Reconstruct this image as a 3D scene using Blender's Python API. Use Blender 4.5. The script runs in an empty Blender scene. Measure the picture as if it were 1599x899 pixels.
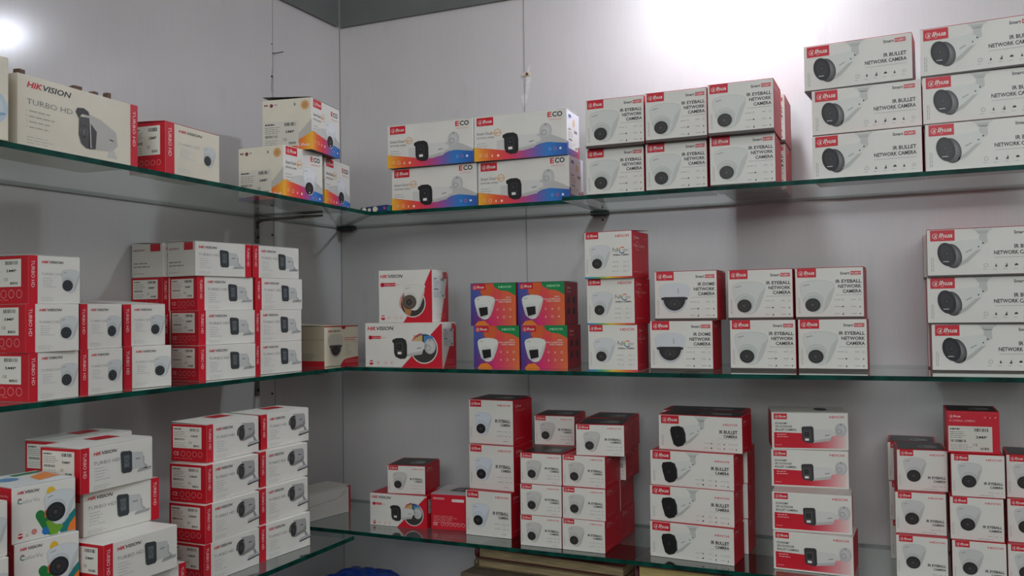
import bpy, bmesh, math, random
from mathutils import Vector, Matrix, geometry
random.seed(7)
scene = bpy.context.scene
COL = scene.collection

# ---------------------------------------------------------------- camera
YAW, PITCH, ROLL, FPX = -0.42121, 0.02555, -0.01391, 1394.44
CAM = Vector((1.59558, -2.28407, 1.43103))
fw = Vector((math.sin(YAW)*math.cos(PITCH), math.cos(YAW)*math.cos(PITCH), math.sin(PITCH)))
rt = Vector((math.cos(YAW), -math.sin(YAW), 0)); up = rt.cross(fw)
rr = rt*math.cos(ROLL)+up*math.sin(ROLL); uu = -rt*math.sin(ROLL)+up*math.cos(ROLL)
cd = bpy.data.cameras.new('camera'); cam = bpy.data.objects.new('camera', cd); COL.objects.link(cam)
cd.sensor_width = 36; cd.lens = FPX*36/1599; cd.clip_start = .02
cam.matrix_world = Matrix(((rr.x, uu.x, -fw.x, CAM.x), (rr.y, uu.y, -fw.y, CAM.y), (rr.z, uu.z, -fw.z, CAM.z), (0, 0, 0, 1)))
scene.camera = cam
scene.view_settings.view_transform = 'Standard'; scene.view_settings.look = 'None'
scene.view_settings.gamma = 1; scene.view_settings.use_curve_mapping = False
scene.view_settings.exposure = 0.0
w = bpy.data.worlds.new('world'); scene.world = w; w.use_nodes = True
bg = w.node_tree.nodes['Background']; bg.inputs[0].default_value = (.80, .88, 1, 1); bg.inputs[1].default_value = .20
def area(name, loc, target, sx, sy, power, col):
    l = bpy.data.lights.new(name, 'AREA'); l.shape = 'RECTANGLE'; l.size = sx; l.size_y = sy; l.energy = power; l.color = col
    o = bpy.data.objects.new(name, l); COL.objects.link(o); o.location = loc
    o.rotation_euler = (Vector(target)-Vector(loc)).to_track_quat('-Z', 'Y').to_euler(); return o
FILL = area('front_fill', (2.0, -4.2, 2.75), (.7, 0, 1.25), 2.8, 1.4, 84, (.93, .97, 1))  # unseen fill light, added high in the room to brighten the box fronts
CEIL_PANELS = [(1.9, -1.75), (.75, -2.6)]
PANEL_STRENGTH = 4.5
BULB_STRENGTH = 275.0

# ---------------------------------------------------------------- materials
def lin(c):
    return tuple(((v/255)/12.92 if v/255 <= .04045 else ((v/255+.055)/1.055)**2.4) for v in c[:3])
def mat(name, c, rough=.5, metal=0., spec=.5, noise=0., nscale=20., bump=0., stretch=None, emit=None, c2=None):
    m = bpy.data.materials.new(name); m.use_nodes = True; nt = m.node_tree; p = nt.nodes['Principled BSDF']
    p.inputs['Roughness'].default_value = rough; p.inputs['Metallic'].default_value = metal
    p.inputs['Specular IOR Level'].default_value = spec
    p.inputs['Base Color'].default_value = (*lin(c), 1)
    if noise or bump or c2:
        tc = nt.nodes.new('ShaderNodeTexCoord'); mp = nt.nodes.new('ShaderNodeMapping'); nz = nt.nodes.new('ShaderNodeTexNoise')
        nt.links.new(tc.outputs['Object'], mp.inputs[0]); nt.links.new(mp.outputs[0], nz.inputs['Vector'])
        if stretch: mp.inputs['Scale'].default_value = stretch
        nz.inputs['Scale'].default_value = nscale; nz.inputs['Detail'].default_value = 4
        cr = nt.nodes.new('ShaderNodeValToRGB'); nt.links.new(nz.outputs['Fac'], cr.inputs[0])
        a = tuple(v*(1-noise) for v in lin(c)); b = tuple(min(1, v*(1+noise*.5)) for v in lin(c)) if not c2 else lin(c2)
        cr.color_ramp.elements[0].position = .35; cr.color_ramp.elements[0].color = (*a, 1)
        cr.color_ramp.elements[1].position = .65; cr.color_ramp.elements[1].color = (*b, 1)
        nt.links.new(cr.outputs[0], p.inputs['Base Color'])
        if bump:
            bp = nt.nodes.new('ShaderNodeBump'); bp.inputs['Strength'].default_value = bump; bp.inputs['Distance'].default_value = .002
            nt.links.new(nz.outputs['Fac'], bp.inputs['Height']); nt.links.new(bp.outputs[0], p.inputs['Normal'])
    if emit:
        p.inputs['Emission Color'].default_value = (*lin(c), 1); p.inputs['Emission Strength'].default_value = emit
    return m
def wall_material():
    m = bpy.data.materials.new('pale laminate'); m.use_nodes = True; nt = m.node_tree; p = nt.nodes['Principled BSDF']; L = nt.links
    N = nt.nodes.new; tc = N('ShaderNodeTexCoord')
    p.inputs['Roughness'].default_value = .17; p.inputs['Specular IOR Level'].default_value = .42
    def nz(scale, st, detail=3):
        mp = N('ShaderNodeMapping'); mp.inputs['Scale'].default_value = st; L.new(tc.outputs['Object'], mp.inputs[0])
        n = N('ShaderNodeTexNoise'); n.inputs['Scale'].default_value = scale; n.inputs['Detail'].default_value = detail; L.new(mp.outputs[0], n.inputs['Vector']); return n
    n1 = nz(2.2, (1, 1, .5)); n2 = nz(160, (1, 1, .06)); n3 = nz(9, (1, 1, .35), 6)
    r1 = N('ShaderNodeValToRGB'); r1.color_ramp.elements[0].position = .3; r1.color_ramp.elements[1].position = .75
    r1.color_ramp.elements[0].color = (*lin((181, 177, 175)), 1); r1.color_ramp.elements[1].color = (*lin((191, 187, 185)), 1); L.new(n1.outputs[0], r1.inputs[0])
    r2 = N('ShaderNodeValToRGB'); r2.color_ramp.elements[0].position = .3; r2.color_ramp.elements[0].color = (.975, .975, .975, 1); r2.color_ramp.elements[1].position = .6; L.new(n2.outputs[0], r2.inputs[0])
    r3 = N('ShaderNodeValToRGB'); r3.color_ramp.elements[0].position = .22; r3.color_ramp.elements[0].color = (.86, .85, .84, 1); r3.color_ramp.elements[1].position = .36; L.new(n3.outputs[0], r3.inputs[0])
    a = N('ShaderNodeMixRGB'); a.blend_type = 'MULTIPLY'; a.inputs[0].default_value = 1; L.new(r1.outputs[0], a.inputs[1]); L.new(r2.outputs[0], a.inputs[2])
    b = N('ShaderNodeMixRGB'); b.blend_type = 'MULTIPLY'; b.inputs[0].default_value = 1; L.new(a.outputs[0], b.inputs[1]); L.new(r3.outputs[0], b.inputs[2])
    L.new(b.outputs[0], p.inputs['Base Color']); return m
def glass_material():
    m = bpy.data.materials.new('clear shelf glass'); m.use_nodes = True; nt = m.node_tree; nt.nodes.clear(); N = nt.nodes.new; L = nt.links
    o = N('ShaderNodeOutputMaterial'); mx = N('ShaderNodeMixShader'); f = N('ShaderNodeFresnel'); f.inputs[0].default_value = 1.5
    t = N('ShaderNodeBsdfTransparent'); t.inputs[0].default_value = (.90, .94, .925, 1)
    g = N('ShaderNodeBsdfGlossy'); g.inputs['Roughness'].default_value = .04; g.inputs[0].default_value = (.96, 1, .98, 1)
    ge = N('ShaderNodeNewGeometry'); m1 = N('ShaderNodeMath'); m1.operation = 'SUBTRACT'; m1.inputs[0].default_value = 1; L.new(ge.outputs['Backfacing'], m1.inputs[1])
    f2 = N('ShaderNodeFresnel'); f2.inputs[0].default_value = 1.5
    # both faces of the pane reflect: R = 2F/(1+F); nothing is trapped inside
    a = N('ShaderNodeMath'); a.operation = 'MULTIPLY'; a.inputs[1].default_value = 2; L.new(f.outputs[0], a.inputs[0])
    b = N('ShaderNodeMath'); b.operation = 'ADD'; b.inputs[1].default_value = 1; L.new(f.outputs[0], b.inputs[0])
    c = N('ShaderNodeMath'); c.operation = 'DIVIDE'; L.new(a.outputs[0], c.inputs[0]); L.new(b.outputs[0], c.inputs[1])
    d = N('ShaderNodeMath'); d.operation = 'MULTIPLY'; L.new(c.outputs[0], d.inputs[0]); L.new(m1.outputs[0], d.inputs[1]); nt.nodes.remove(f2)
    L.new(d.outputs[0], mx.inputs[0]); L.new(t.outputs[0], mx.inputs[1]); L.new(g.outputs[0], mx.inputs[2]); L.new(mx.outputs[0], o.inputs[0]); return m
def print_material(name, rough, dirt):
    m = bpy.data.materials.new(name); m.use_nodes = True; nt = m.node_tree; p = nt.nodes['Principled BSDF']; N = nt.nodes.new; L = nt.links
    at = N('ShaderNodeAttribute'); at.attribute_name = 'Col'; p.inputs['Roughness'].default_value = rough; p.inputs['Specular IOR Level'].default_value = .35
    tc = N('ShaderNodeTexCoord'); n = N('ShaderNodeTexNoise'); n.inputs['Scale'].default_value = 14; n.inputs['Detail'].default_value = 5; L.new(tc.outputs['Object'], n.inputs['Vector'])
    r = N('ShaderNodeValToRGB'); r.color_ramp.elements[0].position = .25; r.color_ramp.elements[0].color = (1-dirt,)*3+(1,); r.color_ramp.elements[1].position = .55; L.new(n.outputs[0], r.inputs[0])
    x = N('ShaderNodeMixRGB'); x.blend_type = 'MULTIPLY'; x.inputs[0].default_value = 1; L.new(at.outputs['Color'], x.inputs[1]); L.new(r.outputs[0], x.inputs[2]); L.new(x.outputs[0], p.inputs['Base Color'])
    return m
M_WALL = wall_material(); M_GLASS = glass_material()
M_EDGE = mat('green glass edge', (4, 62, 52), .45, spec=.12, noise=.6, nscale=30)
M_BOARD = print_material('printed carton board', .42, .07); M_INK = print_material('printing ink', .40, .03)
M_BAND = mat('dark grey laminate', (96, 99, 96), .45, noise=.08, nscale=6)
M_STEEL = mat('dull steel', (120, 116, 110), .35, metal=.9, noise=.2, nscale=60)
M_BLACK = mat('black metal', (26, 25, 24), .5)
M_WHITEP = mat('white painted ceiling', (225, 225, 222), .8, noise=.03)
M_FLOOR = mat('grey floor tile', (120, 112, 104), .4, noise=.15, nscale=5)

# ---------------------------------------------------------------- basic builders
def tag(o, label=None, cat=None, group=None, kind=None):
    if label: o['label'] = label
    if cat: o['category'] = cat
    if group: o['group'] = group
    if kind: o['kind'] = kind
    return o
def link(name, me, m, parent=None):
    o = bpy.data.objects.new(name, me); COL.objects.link(o)
    if m is not None:
        for q in (m if isinstance(m, (list, tuple)) else [m]): me.materials.append(q)
    if parent: o.parent = parent
    return o
def bm_obj(name, bm, m, parent=None, smooth=False):
    me = bpy.data.meshes.new(name); bm.normal_update()
    bm.to_mesh(me); bm.free()
    if smooth:
        for p in me.polygons: p.use_smooth = True
    return link(name, me, m, parent)
def add_box(bm, c, s, rz=0, bev=0):
    r = bmesh.ops.create_cube(bm, size=1); vs = r['verts']
    for v in vs: v.co = Vector((v.co.x*s[0], v.co.y*s[1], v.co.z*s[2]))
    if bev:
        es = list({e for v in vs for e in v.link_edges})
        g = bmesh.ops.bevel(bm, geom=es, offset=bev, segments=2, affect='EDGES', profile=.6); vs = list({v for f in g['faces'] for v in f.verts} | {v for v in vs if v.is_valid})
    R = Matrix.Rotation(rz, 3, 'Z')
    for v in vs: v.co = R @ v.co + Vector(c)
    return vs
def add_tube(bm, pts, r, n=10):
    rings = []
    for i, p in enumerate(pts):
        p = Vector(p); d = (Vector(pts[min(i+1, len(pts)-1)])-Vector(pts[max(i-1, 0)])).normalized()
        a = d.orthogonal().normalized() if i == 0 else (rings[-1][1]-d*rings[-1][1].dot(d)).normalized(); b = d.cross(a)
        rad = r[i] if isinstance(r, (list, tuple)) else r
        rings.append(([bm.verts.new(p+a*rad*math.cos(2*math.pi*k/n)+b*rad*math.sin(2*math.pi*k/n)) for k in range(n)], a))
    for i in range(len(rings)-1):
        A, B_ = rings[i][0], rings[i+1][0]
        for k in range(n): bm.faces.new((A[k], A[(k+1) % n], B_[(k+1) % n], B_[k]))
    bm.faces.new(list(reversed(rings[0][0]))); bm.faces.new(rings[-1][0])
def prism(bm, poly, z0, z1):
    lo = [bm.verts.new((x, y, z0)) for x, y in poly]; hi = [bm.verts.new((x, y, z1)) for x, y in poly]
    fs = [bm.faces.new(list(reversed(lo))), bm.faces.new(hi)]; side = []
    n = len(poly)
    for i in range(n): side.append(bm.faces.new((lo[i], lo[(i+1) % n], hi[(i+1) % n], hi[i])))
    return fs, side

# ---------------------------------------------------------------- the room
def wall(name, c, s, m=M_WALL):
    bm = bmesh.new(); add_box(bm, c, s); return tag(bm_obj(name, bm, m), kind='structure')
wall('wall_back', (2.2, .05, 1.5), (4.6, .1, 3.0))
wall('wall_left', (-.05, -2.9, 1.5), (.1, 6.0, 3.0))
wall('floor', (2.2, -2.9, -.05), (4.6, 6.0, .1), M_FLOOR)
wall('ceiling', (2.2, -2.9, 3.05), (4.6, 6.0, .1), M_WHITEP)
wall('wall_right', (4.55, -2.9, 1.5), (.1, 6.0, 3.0), M_WHITEP)
wall('trim_1', (2.26, -.005, 2.6535), (4.5, .008, .691), M_BAND)
wall('trim_2', (.005, -2.96, 2.655), (.008, 5.88, .694), M_BAND)
wall('trim_3', (.62, -.0006, 1.153), (.0018, .0012, 2.303), mat('joint shadow gap', (142, 137, 136), .8))
wall('trim_4', (.0005, -.317, 1.153), (.001, .0013, 2.303), bpy.data.materials['joint shadow gap'])
wall('trim_5', (.0012, -.0012, 1.153), (.0022, .0022, 2.303), bpy.data.materials['joint shadow gap'])

# ---------------------------------------------------------------- glass shelves
ZT, ZM, ZBR, ZBL, TH = 1.6978, 1.2914, .8680, .9145, .0095
def shelf(poly, z, label, th=TH):
    bm = bmesh.new(); fs, sd = prism(bm, poly, z-th, z)
    for f in sd: f.material_index = 1
    o = bm_obj('glass_shelf', bm, [M_GLASS, M_EDGE])
    return tag(o, label, 'shelf', 'glass wall shelves')
shelf([(.0025, -.0025), (.0025, -1.75), (.372, -1.75), (.306, -.56), (.294, -.285)], ZT, 'clear glass shelf with green edge, topmost on the left wall')
shelf([(.0035, -.0015), (.296, -.285), (.845, -.258), (.845, -.0015)], ZT, 'short clear glass shelf panel, top row, between corner and second panel')
shelf([(.847, -.0015), (.847, -.318), (2.1, -.325), (2.1, -.0015)], ZT, 'long clear glass shelf panel, top right, under the bullet camera boxes')
shelf([(.0025, -.0025), (.0025, -1.75), (.292, -1.75), (.272, -1.10), (.247, -.338)], ZM, 'clear glass shelf with green edge, middle row on the left wall')
shelf([(.0035, -.0015), (.249, -.338), (1.136, -.378), (1.136, -.0015)], ZM, 'clear glass shelf panel, middle row, from the corner to the dome camera boxes')
shelf([(1.138, -.0015), (1.138, -.378), (2.1, -.330), (2.1, -.0015)], ZM, 'clear glass shelf panel, middle row, right part below the eyeball camera boxes')
shelf([(.0025, -.0015), (.0025, -.335), (2.1, -.338), (2.1, -.0015)], ZBR, 'clear glass shelf along the back wall, lowest row')
shelf([(.0025, -.532), (.0025, -1.75), (.400, -1.75), (.400, -.532)], ZBL, 'clear glass shelf on the left wall, lowest row, with free dark end')

# ---------------------------------------------------------------- print drawing
WHITE = (216, 214, 205); CREAM = (214, 207, 188); RED = (196, 26, 44); DK = (46, 44, 46); GREY = (140, 140, 142); BLK = (22, 22, 24)
PALE = (203, 205, 198); LG = (176, 180, 182); TAUPE = (70, 62, 56)
_txt = {}
def text_mesh(s, bold, shear):
    k = (s, bold, shear)
    if k in _txt: return _txt[k]
    cu = bpy.data.curves.new('t', 'FONT'); cu.body = s; cu.size = 1; cu.resolution_u = 2; cu.offset = bold; cu.shear = shear; cu.fill_mode = 'FRONT'
    ob = bpy.data.objects.new('t', cu); COL.objects.link(ob)
    dg = bpy.context.evaluated_depsgraph_get(); me = ob.evaluated_get(dg).to_mesh()
    vs = [(v.co.x, v.co.y) for v in me.vertices]; fs = [tuple(p.vertices) for p in me.polygons]
    ob.evaluated_get(dg).to_mesh_clear(); bpy.data.objects.remove(ob); bpy.data.curves.remove(cu)
    x0 = min(v[0] for v in vs); x1 = max(v[0] for v in vs); y0 = min(v[1] for v in vs); y1 = max(v[1] for v in vs)
    _txt[k] = ([(x-x0, y-y0) for x, y in vs], fs, x1-x0, y1-y0); return _txt[k]
def mixc(a, b, t): return tuple(a[i]+(b[i]-a[i])*t for i in range(3))
class Art:
    """Flat printing on one face of a carton: u runs 0..1 over the width, v 0..1 over the height."""
    def __init__(s, W, H): s.W, s.H, s.parts, s.cur, s.labels = W, H, {}, 'artwork', {}
    def part(s, n, label=None):
        s.cur = n
        if label: s.labels[n] = label
        return s
    def add(s, vs, fs, cols, layer):
        s.parts.setdefault(s.cur, []).append((vs, fs, cols, layer))
    def poly(s, pts, c, layer=0):
        tr = geometry.tessellate_polygon([[Vector((p[0]*s.W, p[1]*s.H, 0)) for p in pts]])
        s.add(list(pts), [tuple(t) for t in tr], [c]*len(pts), layer)
    def rect(s, u0, v0, u1, v1, c, layer=0): s.add([(u0, v0), (u1, v0), (u1, v1), (u0, v1)], [(0, 1, 2, 3)], [c]*4, layer)
    def ell(s, cu, cv, ru, rv=None, c=BLK, layer=0, c2=None, n=26, rot=0, off=(0, 0)):
        if rv is None: rv = ru*s.W/s.H
        A, B_ = ru*s.W, rv*s.H; vs = [(cu+off[0]*ru, cv+off[1]*rv)]
        for k in range(n):
            t = 2*math.pi*k/n; x, y = A*math.cos(t), B_*math.sin(t)
            vs.append((cu+(x*math.cos(rot)-y*math.sin(rot))/s.W, cv+(x*math.sin(rot)+y*math.cos(rot))/s.H))
        s.add(vs, [(0, 1+k, 1+(k+1) % n) for k in range(n)], [c2 or c]+[c]*n, layer)
    def ring(s, cu, cv, r, th, c, layer=0, a0=0, a1=360, n=28):
        R, T_ = r*s.W, th*s.W; vs = []; cols = []
        for k in range(n+1):
            t = math.radians(a0+(a1-a0)*k/n)
            for q in (R-T_/2, R+T_/2): vs.append((cu+q*math.cos(t)/s.W, cv+q*math.sin(t)/s.H)); cols.append(c(k/n) if callable(c) else c)
        s.add(vs, [(2*k, 2*k+1, 2*k+3, 2*k+2) for k in range(n)], cols, layer)
    def cols(s, u0, u1, fb, ft, fc, layer=0, n=28):
        vs = []; cs = []
        for k in range(n+1):
            u = u0+(u1-u0)*k/n; vs += [(u, fb(u)), (u, ft(u))]; c = fc(u)
            cs += list(c) if isinstance(c, list) else [c, c]
        s.add(vs, [(2*k, 2*k+2, 2*k+3, 2*k+1) for k in range(n)], cs, layer)
    def text(s, t, u0, v0, u1, cap, c, bold=.0, shear=0, layer=1, vert=False):
        vs, fs, w, h = text_mesh(t, bold, shear)
        if not vert:
            sx = (u1-u0)/w; sy = cap/h; pts = [(u0+x*sx, v0+y*sy) for x, y in vs]
        else:   # reads downwards: cap = width in u, v0 = upper end, u1 = lower end in v
            sx = (v0-u1)/w; sy = cap/h; pts = [(u0+y*sy, v0-x*sx) for x, y in vs]
        s.add(pts, fs, [c]*len(pts), layer)
    def bars(s, u0, v, u1, n, dv, th, c, layer=1, right=False, gap=.25, seed=1):
        R = random.Random(seed)
        for i in range(n):
            L_ = (u1-u0)*R.uniform(.6, 1); a = u1-L_ if right else u0; e = a+L_; x = a; y = v-i*dv
            while x < e-.004:
                x2 = min(e, x+(u1-u0)*R.uniform(.08, .25)); s.rect(x, y, x2, y+th, c, layer); x = x2+(u1-u0)*.035
    def barcode(s, u0, v0, u1, v1, c=BLK, layer=2, seed=3):
        R = random.Random(seed); x = u0
        while x < u1:
            w_ = R.choice((.012, .02, .035))*(u1-u0)*1.6; s.rect(x, v0, min(u1, x+w_), v1, c, layer); x += w_+R.choice((.014, .03))*(u1-u0)*1.6
    def glyph(s, u, v, r, kind, c, layer=1):
        k = s.W/s.H
        if kind == 'ring': s.ring(u, v, r, r*.22, c, layer, n=14)
        elif kind == 'drop': s.poly([(u-r*.6, v-r*k*.8), (u+r*.6, v-r*k*.8), (u, v+r*k)], c, layer)
        elif kind == 'man': s.ell(u+r*.25, v+r*k*.75, r*.28, None, c, layer, n=8); s.poly([(u-r*.8, v-r*k), (u+r*.7, v-r*k), (u+r*.5, v+r*k*.5), (u, v+r*k*.3)], c, layer)
        elif kind == 'cloud': s.ell(u-r*.5, v, r*.5, None, c, layer, n=10); s.ell(u+r*.35, v, r*.45, None, c, layer, n=10); s.ell(u-.05*r, v+r*k*.3, r*.5, None, c, layer, n=10)
        elif kind == 'moon': s.ell(u, v, r*.8, None, c, layer, n=12)
        else:
            s.rect(u-r*.8, v-r*k*.8, u+r*.8, v-r*k*.62, c, layer); s.rect(u-r*.8, v+r*k*.62, u+r*.8, v+r*k*.8, c, layer)
            s.rect(u-r*.8, v-r*k*.8, u-r*.62, v+r*k*.8, c, layer); s.rect(u+r*.62, v-r*k*.8, u+r*.8, v+r*k*.8, c, layer)
    # --- brand marks
    def alhua(s, u0, v0, u1, v1):
        s.part('brand_logo', 'red logo panel with white lettering'); s.rect(u0, v0, u1, v1, RED, 1)
        w_ = u1-u0; h = v1-v0; s.alhua_word(u0+.09*w_, v0+.30*h, u1-.09*w_, h*.42, WHITE, 2)
        s.bars(u0+.42*w_, v0+.17*h, u0+.66*w_, 1, 0, h*.05, (230, 150, 150), 2)
    def alhua_word(s, u0, v0, u1, cap, c, layer):
        w_ = u1-u0; s.text('a', u0+.085*w_, v0+cap*.04, u0+.225*w_, cap*.60, c, .015, .25, layer); s.text('lhua', u0+.315*w_, v0, u1, cap, c, .018, .25, layer)
        s.ring(u0+.15*w_, v0+cap*.36, w_*.145, w_*.022, c, layer, 25, 320, n=18)
    def hik(s, u0, v0, u1, cap, c2=DK):
        s.part('brand_logo', 'red and dark slanted lettering'); m = u0+(u1-u0)*.345
        s.text('HIK', u0, v0, m, cap, RED, .03, .25, 1); s.text('VISION', m+.01*(u1-u0), v0, u1, cap, c2, .022, .25, 1)
    def hdcvi(s, u0, v0, u1, cap, c=(205, 50, 66)):
        s.part('format_mark'); s.text('HDCVI', u0, v0, u1, cap, c, .02, 0, 1)
    def smart(s, u0, v0, u1, cap):
        s.part('format_mark'); w_ = u1-u0; s.text('Smart', u0, v0, u0+.47*w_, cap, DK, .025, 0, 1)
        s.rect(u0+.51*w_, v0-cap*.15, u1, v0+cap*1.15, (200, 60, 70), 1); s.text('H.265+', u0+.55*w_, v0+cap*.15, u1-.03*w_, cap*.7, WHITE, .02, 0, 2)
    # --- product pictures (centre, size in metres)
    def P(s, cx, cy, k): return lambda x, y: (cx+x*k/s.W, cy+y*k/s.H)
    def shape(s, f, pts, c, layer): s.poly([f(*p) for p in pts], c, layer)
    def turret(s, cx, cy, k, body=PALE, ball=(184, 189, 182), lens=(34, 32, 34), lensc=(70, 64, 62), wide=1.0, lx=-.13, ly=-.27, lr=.22, layer=1):
        s.part('camera_picture', 'pale turret camera with dark lens'); f = s.P(cx, cy, k)
        ol = tuple(v*.86 for v in body)
        pts = [(-.5, .30), (-.44, .40), (-.25, .46), (0, .48), (.25, .46), (.44, .40), (.5, .30), (.49, .18), (.40, -.10), (.28, -.36), (.16, -.48), (.02, -.52), (-.12, -.50), (-.26, -.40), (-.38, -.2), (-.47, .1)]
        pts = [(x*wide, y) for x, y in pts]
        s.shape(f, [(x*1.015, y*1.02) for x, y in pts], ol, layer); s.shape(f, pts, body, layer+1)
        s.shape(f, [(x*wide, y) for x, y in [(.5, .28), (.48, .12), (.39, -.12), (.27, -.38), (.15, -.48), (.22, -.2), (.34, .1)]], tuple(v*.93 for v in body), layer+2)
        s.ring(cx+(lx+.02)*k/s.W, cy+(ly+.06)*k/s.H, .30*k/s.W, .014*k/s.W, tuple(v*.80 for v in body), layer+3, 10, 170, n=18)
        s.ell(cx+(lx+.03)*k/s.W, cy+(ly+.05)*k/s.H, .265*k/s.W, None, ball, layer+3)
        s.ell(cx+lx*k/s.W, cy+ly*k/s.H, lr*k/s.W, lr*.93*k/s.H, lens, layer+4, c2=lensc)
        s.ell(cx+(lx-.01)*k/s.W, cy+ly*k/s.H, lr*.42*k/s.W, lr*.40*k/s.H, (20, 20, 22), layer+5, c2=(84, 80, 78))
        s.shape(f, [(-.40*wide, .30), (-.22*wide, .34), (-.22*wide, .365), (-.40*wide, .325)], tuple(v*.72 for v in body), layer+3)
    def bullet(s, cx, cy, k, tone=(206, 208, 200), hx=-.62, square=False):   # head at left, wall bracket rising at the right
        s.part('camera_picture', 'pale bullet camera with black front and bracket'); f = s.P(cx, cy, k); sh = tuple(v*.86 for v in tone)
        s.shape(f, [(.30, .98), (1.06, .98), (1.0, .88), (.40, .88)], tuple(v*.94 for v in tone), 1)
        s.shape(f, [(.44, .88), (.92, .88), (.86, .74), (.52, .74)], sh, 1)
        s.shape(f, [(.56, .76), (.84, .76), (.86, .40), (.66, .22), (.52, .36)], tuple(v*.9 for v in tone), 1)
        s.shape(f, [(-.50, .40), (-.1, .50), (.30, .54), (.52, .56), (.76, .34), (.62, .10), (.36, -.16), (.10, -.42), (-.25, -.60)], tone, 2)
        s.shape(f, [(.62, .10), (.36, -.16), (.10, -.42), (-.25, -.60), (-.18, -.42), (.10, -.22), (.42, .06)], sh, 3)
        s.shape(f, [(.05, -.02), (.28, .10), (.27, .14), (.04, .02)], (150, 152, 152), 4)
        s.ell(cx+.80*k/s.W*.86, cy+.36*k/s.H, .035*k/s.W, None, DK, 4, n=10); s.ell(cx+.52*k/s.W, cy+.22*k/s.H, .03*k/s.W, None, DK, 4, n=10)
        if square:
            o = [(-1.05, .20), (-.98, .38), (-.60, .44), (-.36, .36), (-.24, .05), (-.22, -.40), (-.40, -.62), (-.66, -.70), (-.86, -.58), (-1.0, -.1)]
            s.shape(f, [(x+.06, y) for x, y in o], (60, 58, 60), 3); s.shape(f, o, (24, 22, 24), 4); s.ell(cx-.64*k/s.W, cy-.12*k/s.H, .14*k/s.W, None, (16, 14, 16), 5, c2=(56, 50, 52))
        else:
            s.ell(cx-.46*k/s.W, cy-.13*k/s.H, .36*k/s.W, .52*k/s.H, (50, 48, 50), 3, rot=.25, off=(.4, .2), c2=(132, 130, 130)); s.ell(cx-.66*k/s.W, cy-.06*k/s.H, .34*k/s.W, .50*k/s.H, (22, 22, 24), 4, rot=.25)
            s.ell(cx-.66*k/s.W, cy-.06*k/s.H, .24*k/s.W, .38*k/s.H, (38, 36, 38), 5, rot=.25, c2=(52, 50, 52)); s.ell(cx-.66*k/s.W, cy-.03*k/s.H, .10*k/s.W, .13*k/s.H, (14, 14, 16), 6, c2=(70, 66, 66))
            s.rect(cx-.80*k/s.W, cy-.37*k/s.H, cx-.58*k/s.W, cy-.34*k/s.H, (190, 190, 190), 6)
    def box_bullet(s, cx, cy, k, head=(30, 30, 32), led=True, hood=True, circ=True, cz=.24, cx2=.98):   # square head left, tube to a round wall plate right
        s.part('camera_picture', 'bullet camera with square dark front'); f = s.P(cx, cy, k)
        if circ:
            s.ell(cx+cx2*k/s.W, cy+cz*k/s.H, .30*k/s.W, .36*k/s.H, (178, 178, 176), 2, c2=(206, 205, 200)); s.ell(cx+(cx2-.08)*k/s.W, cy+(cz-.07)*k/s.H, .15*k/s.W, None, (160, 160, 160), 3, c2=(200, 200, 196))
            s.ell(cx+cx2*k/s.W, cy+(cz+.28)*k/s.H, .03*k/s.W, None, DK, 4, n=8)
        s.shape(f, [(-.50, .28), (.45, .26), (.62, .14), (.72, .10), (.72, -.08), (.50, -.12), (.42, -.36), (-.50, -.48)], (206, 205, 200), 2)
        s.shape(f, [(.42, -.36), (-.50, -.48), (-.50, -.36), (.45, -.20)], (180, 180, 176), 3)
        s.shape(f, [(.16, -.10), (.40, -.06), (.40, -.02), (.16, -.06)], (120, 120, 120), 4)
        o = [(-1.14, .34), (-.92, .42), (-.60, .42), (-.42, .32), (-.36, .1), (-.36, -.42), (-.46, -.56), (-.74, -.58), (-.98, -.48), (-1.06, -.30), (-1.07, .16), (-1.15, .22)] if hood else [(-1.04, .34), (-.96, .40), (-.50, .42), (-.42, .34), (-.40, -.40), (-.48, -.50), (-.90, -.44), (-1.0, -.34)]
        s.shape(f, o, head, 4); s.shape(f, [(-.96, .20), (-.56, .24), (-.54, -.40), (-.92, -.34)], tuple(v+16 for v in head), 5)
        s.shape(f, [(-.88, .10), (-.66, .12), (-.66, -.12), (-.88, -.12)], tuple(v*.6 for v in head), 6); s.ell(cx-.77*k/s.W, cy, .075*k/s.W, None, (12, 12, 14), 7, c2=(80, 82, 86))
        if led: s.rect(cx-.86*k/s.W, cy-.36*k/s.H, cx-.66*k/s.W, cy-.24*k/s.H, (226, 220, 212), 7)
    def mini_bullet(s, cx, cy, k, arm=True):   # TURBO style: square grey front, short pale tube, foot at the right
        s.part('camera_picture', 'small bullet camera with dark grey front'); f = s.P(cx, cy, k)
        s.shape(f, [(-.30, .40), (.34, .34), (.44, .10), (.46, -.20), (.70, -.40), (.62, -.50), (.22, -.46), (.10, -.40), (-.30, -.42)], (186, 188, 184), 2)
        s.shape(f, [(.10, -.46), (.92, -.42), (.86, -.56), (.02, -.60)], (158, 161, 158), 2); s.shape(f, [(.36, .12), (.46, .10), (.46, -.22), (.66, -.40), (.52, -.44), (.38, -.2)], (166, 168, 165), 3)
        s.shape(f, [(-.08, .02), (.20, .04), (.20, .08), (-.08, .06)], (100, 104, 106), 4)
        s.shape(f, [(-.98, .44), (-.90, .52), (-.40, .48), (-.30, .40), (-.28, -.42), (-.36, -.52), (-.82, -.52), (-.92, -.42)], (58, 64, 66), 4)
        s.shape(f, [(-.78, .30), (-.46, .30), (-.46, -.26), (-.76, -.26)], (96, 102, 104), 5); s.ring(cx-.62*k/s.W, cy+.04*k/s.H, .11*k/s.W, .03*k/s.W, (60, 64, 66), 6, n=14)
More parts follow.
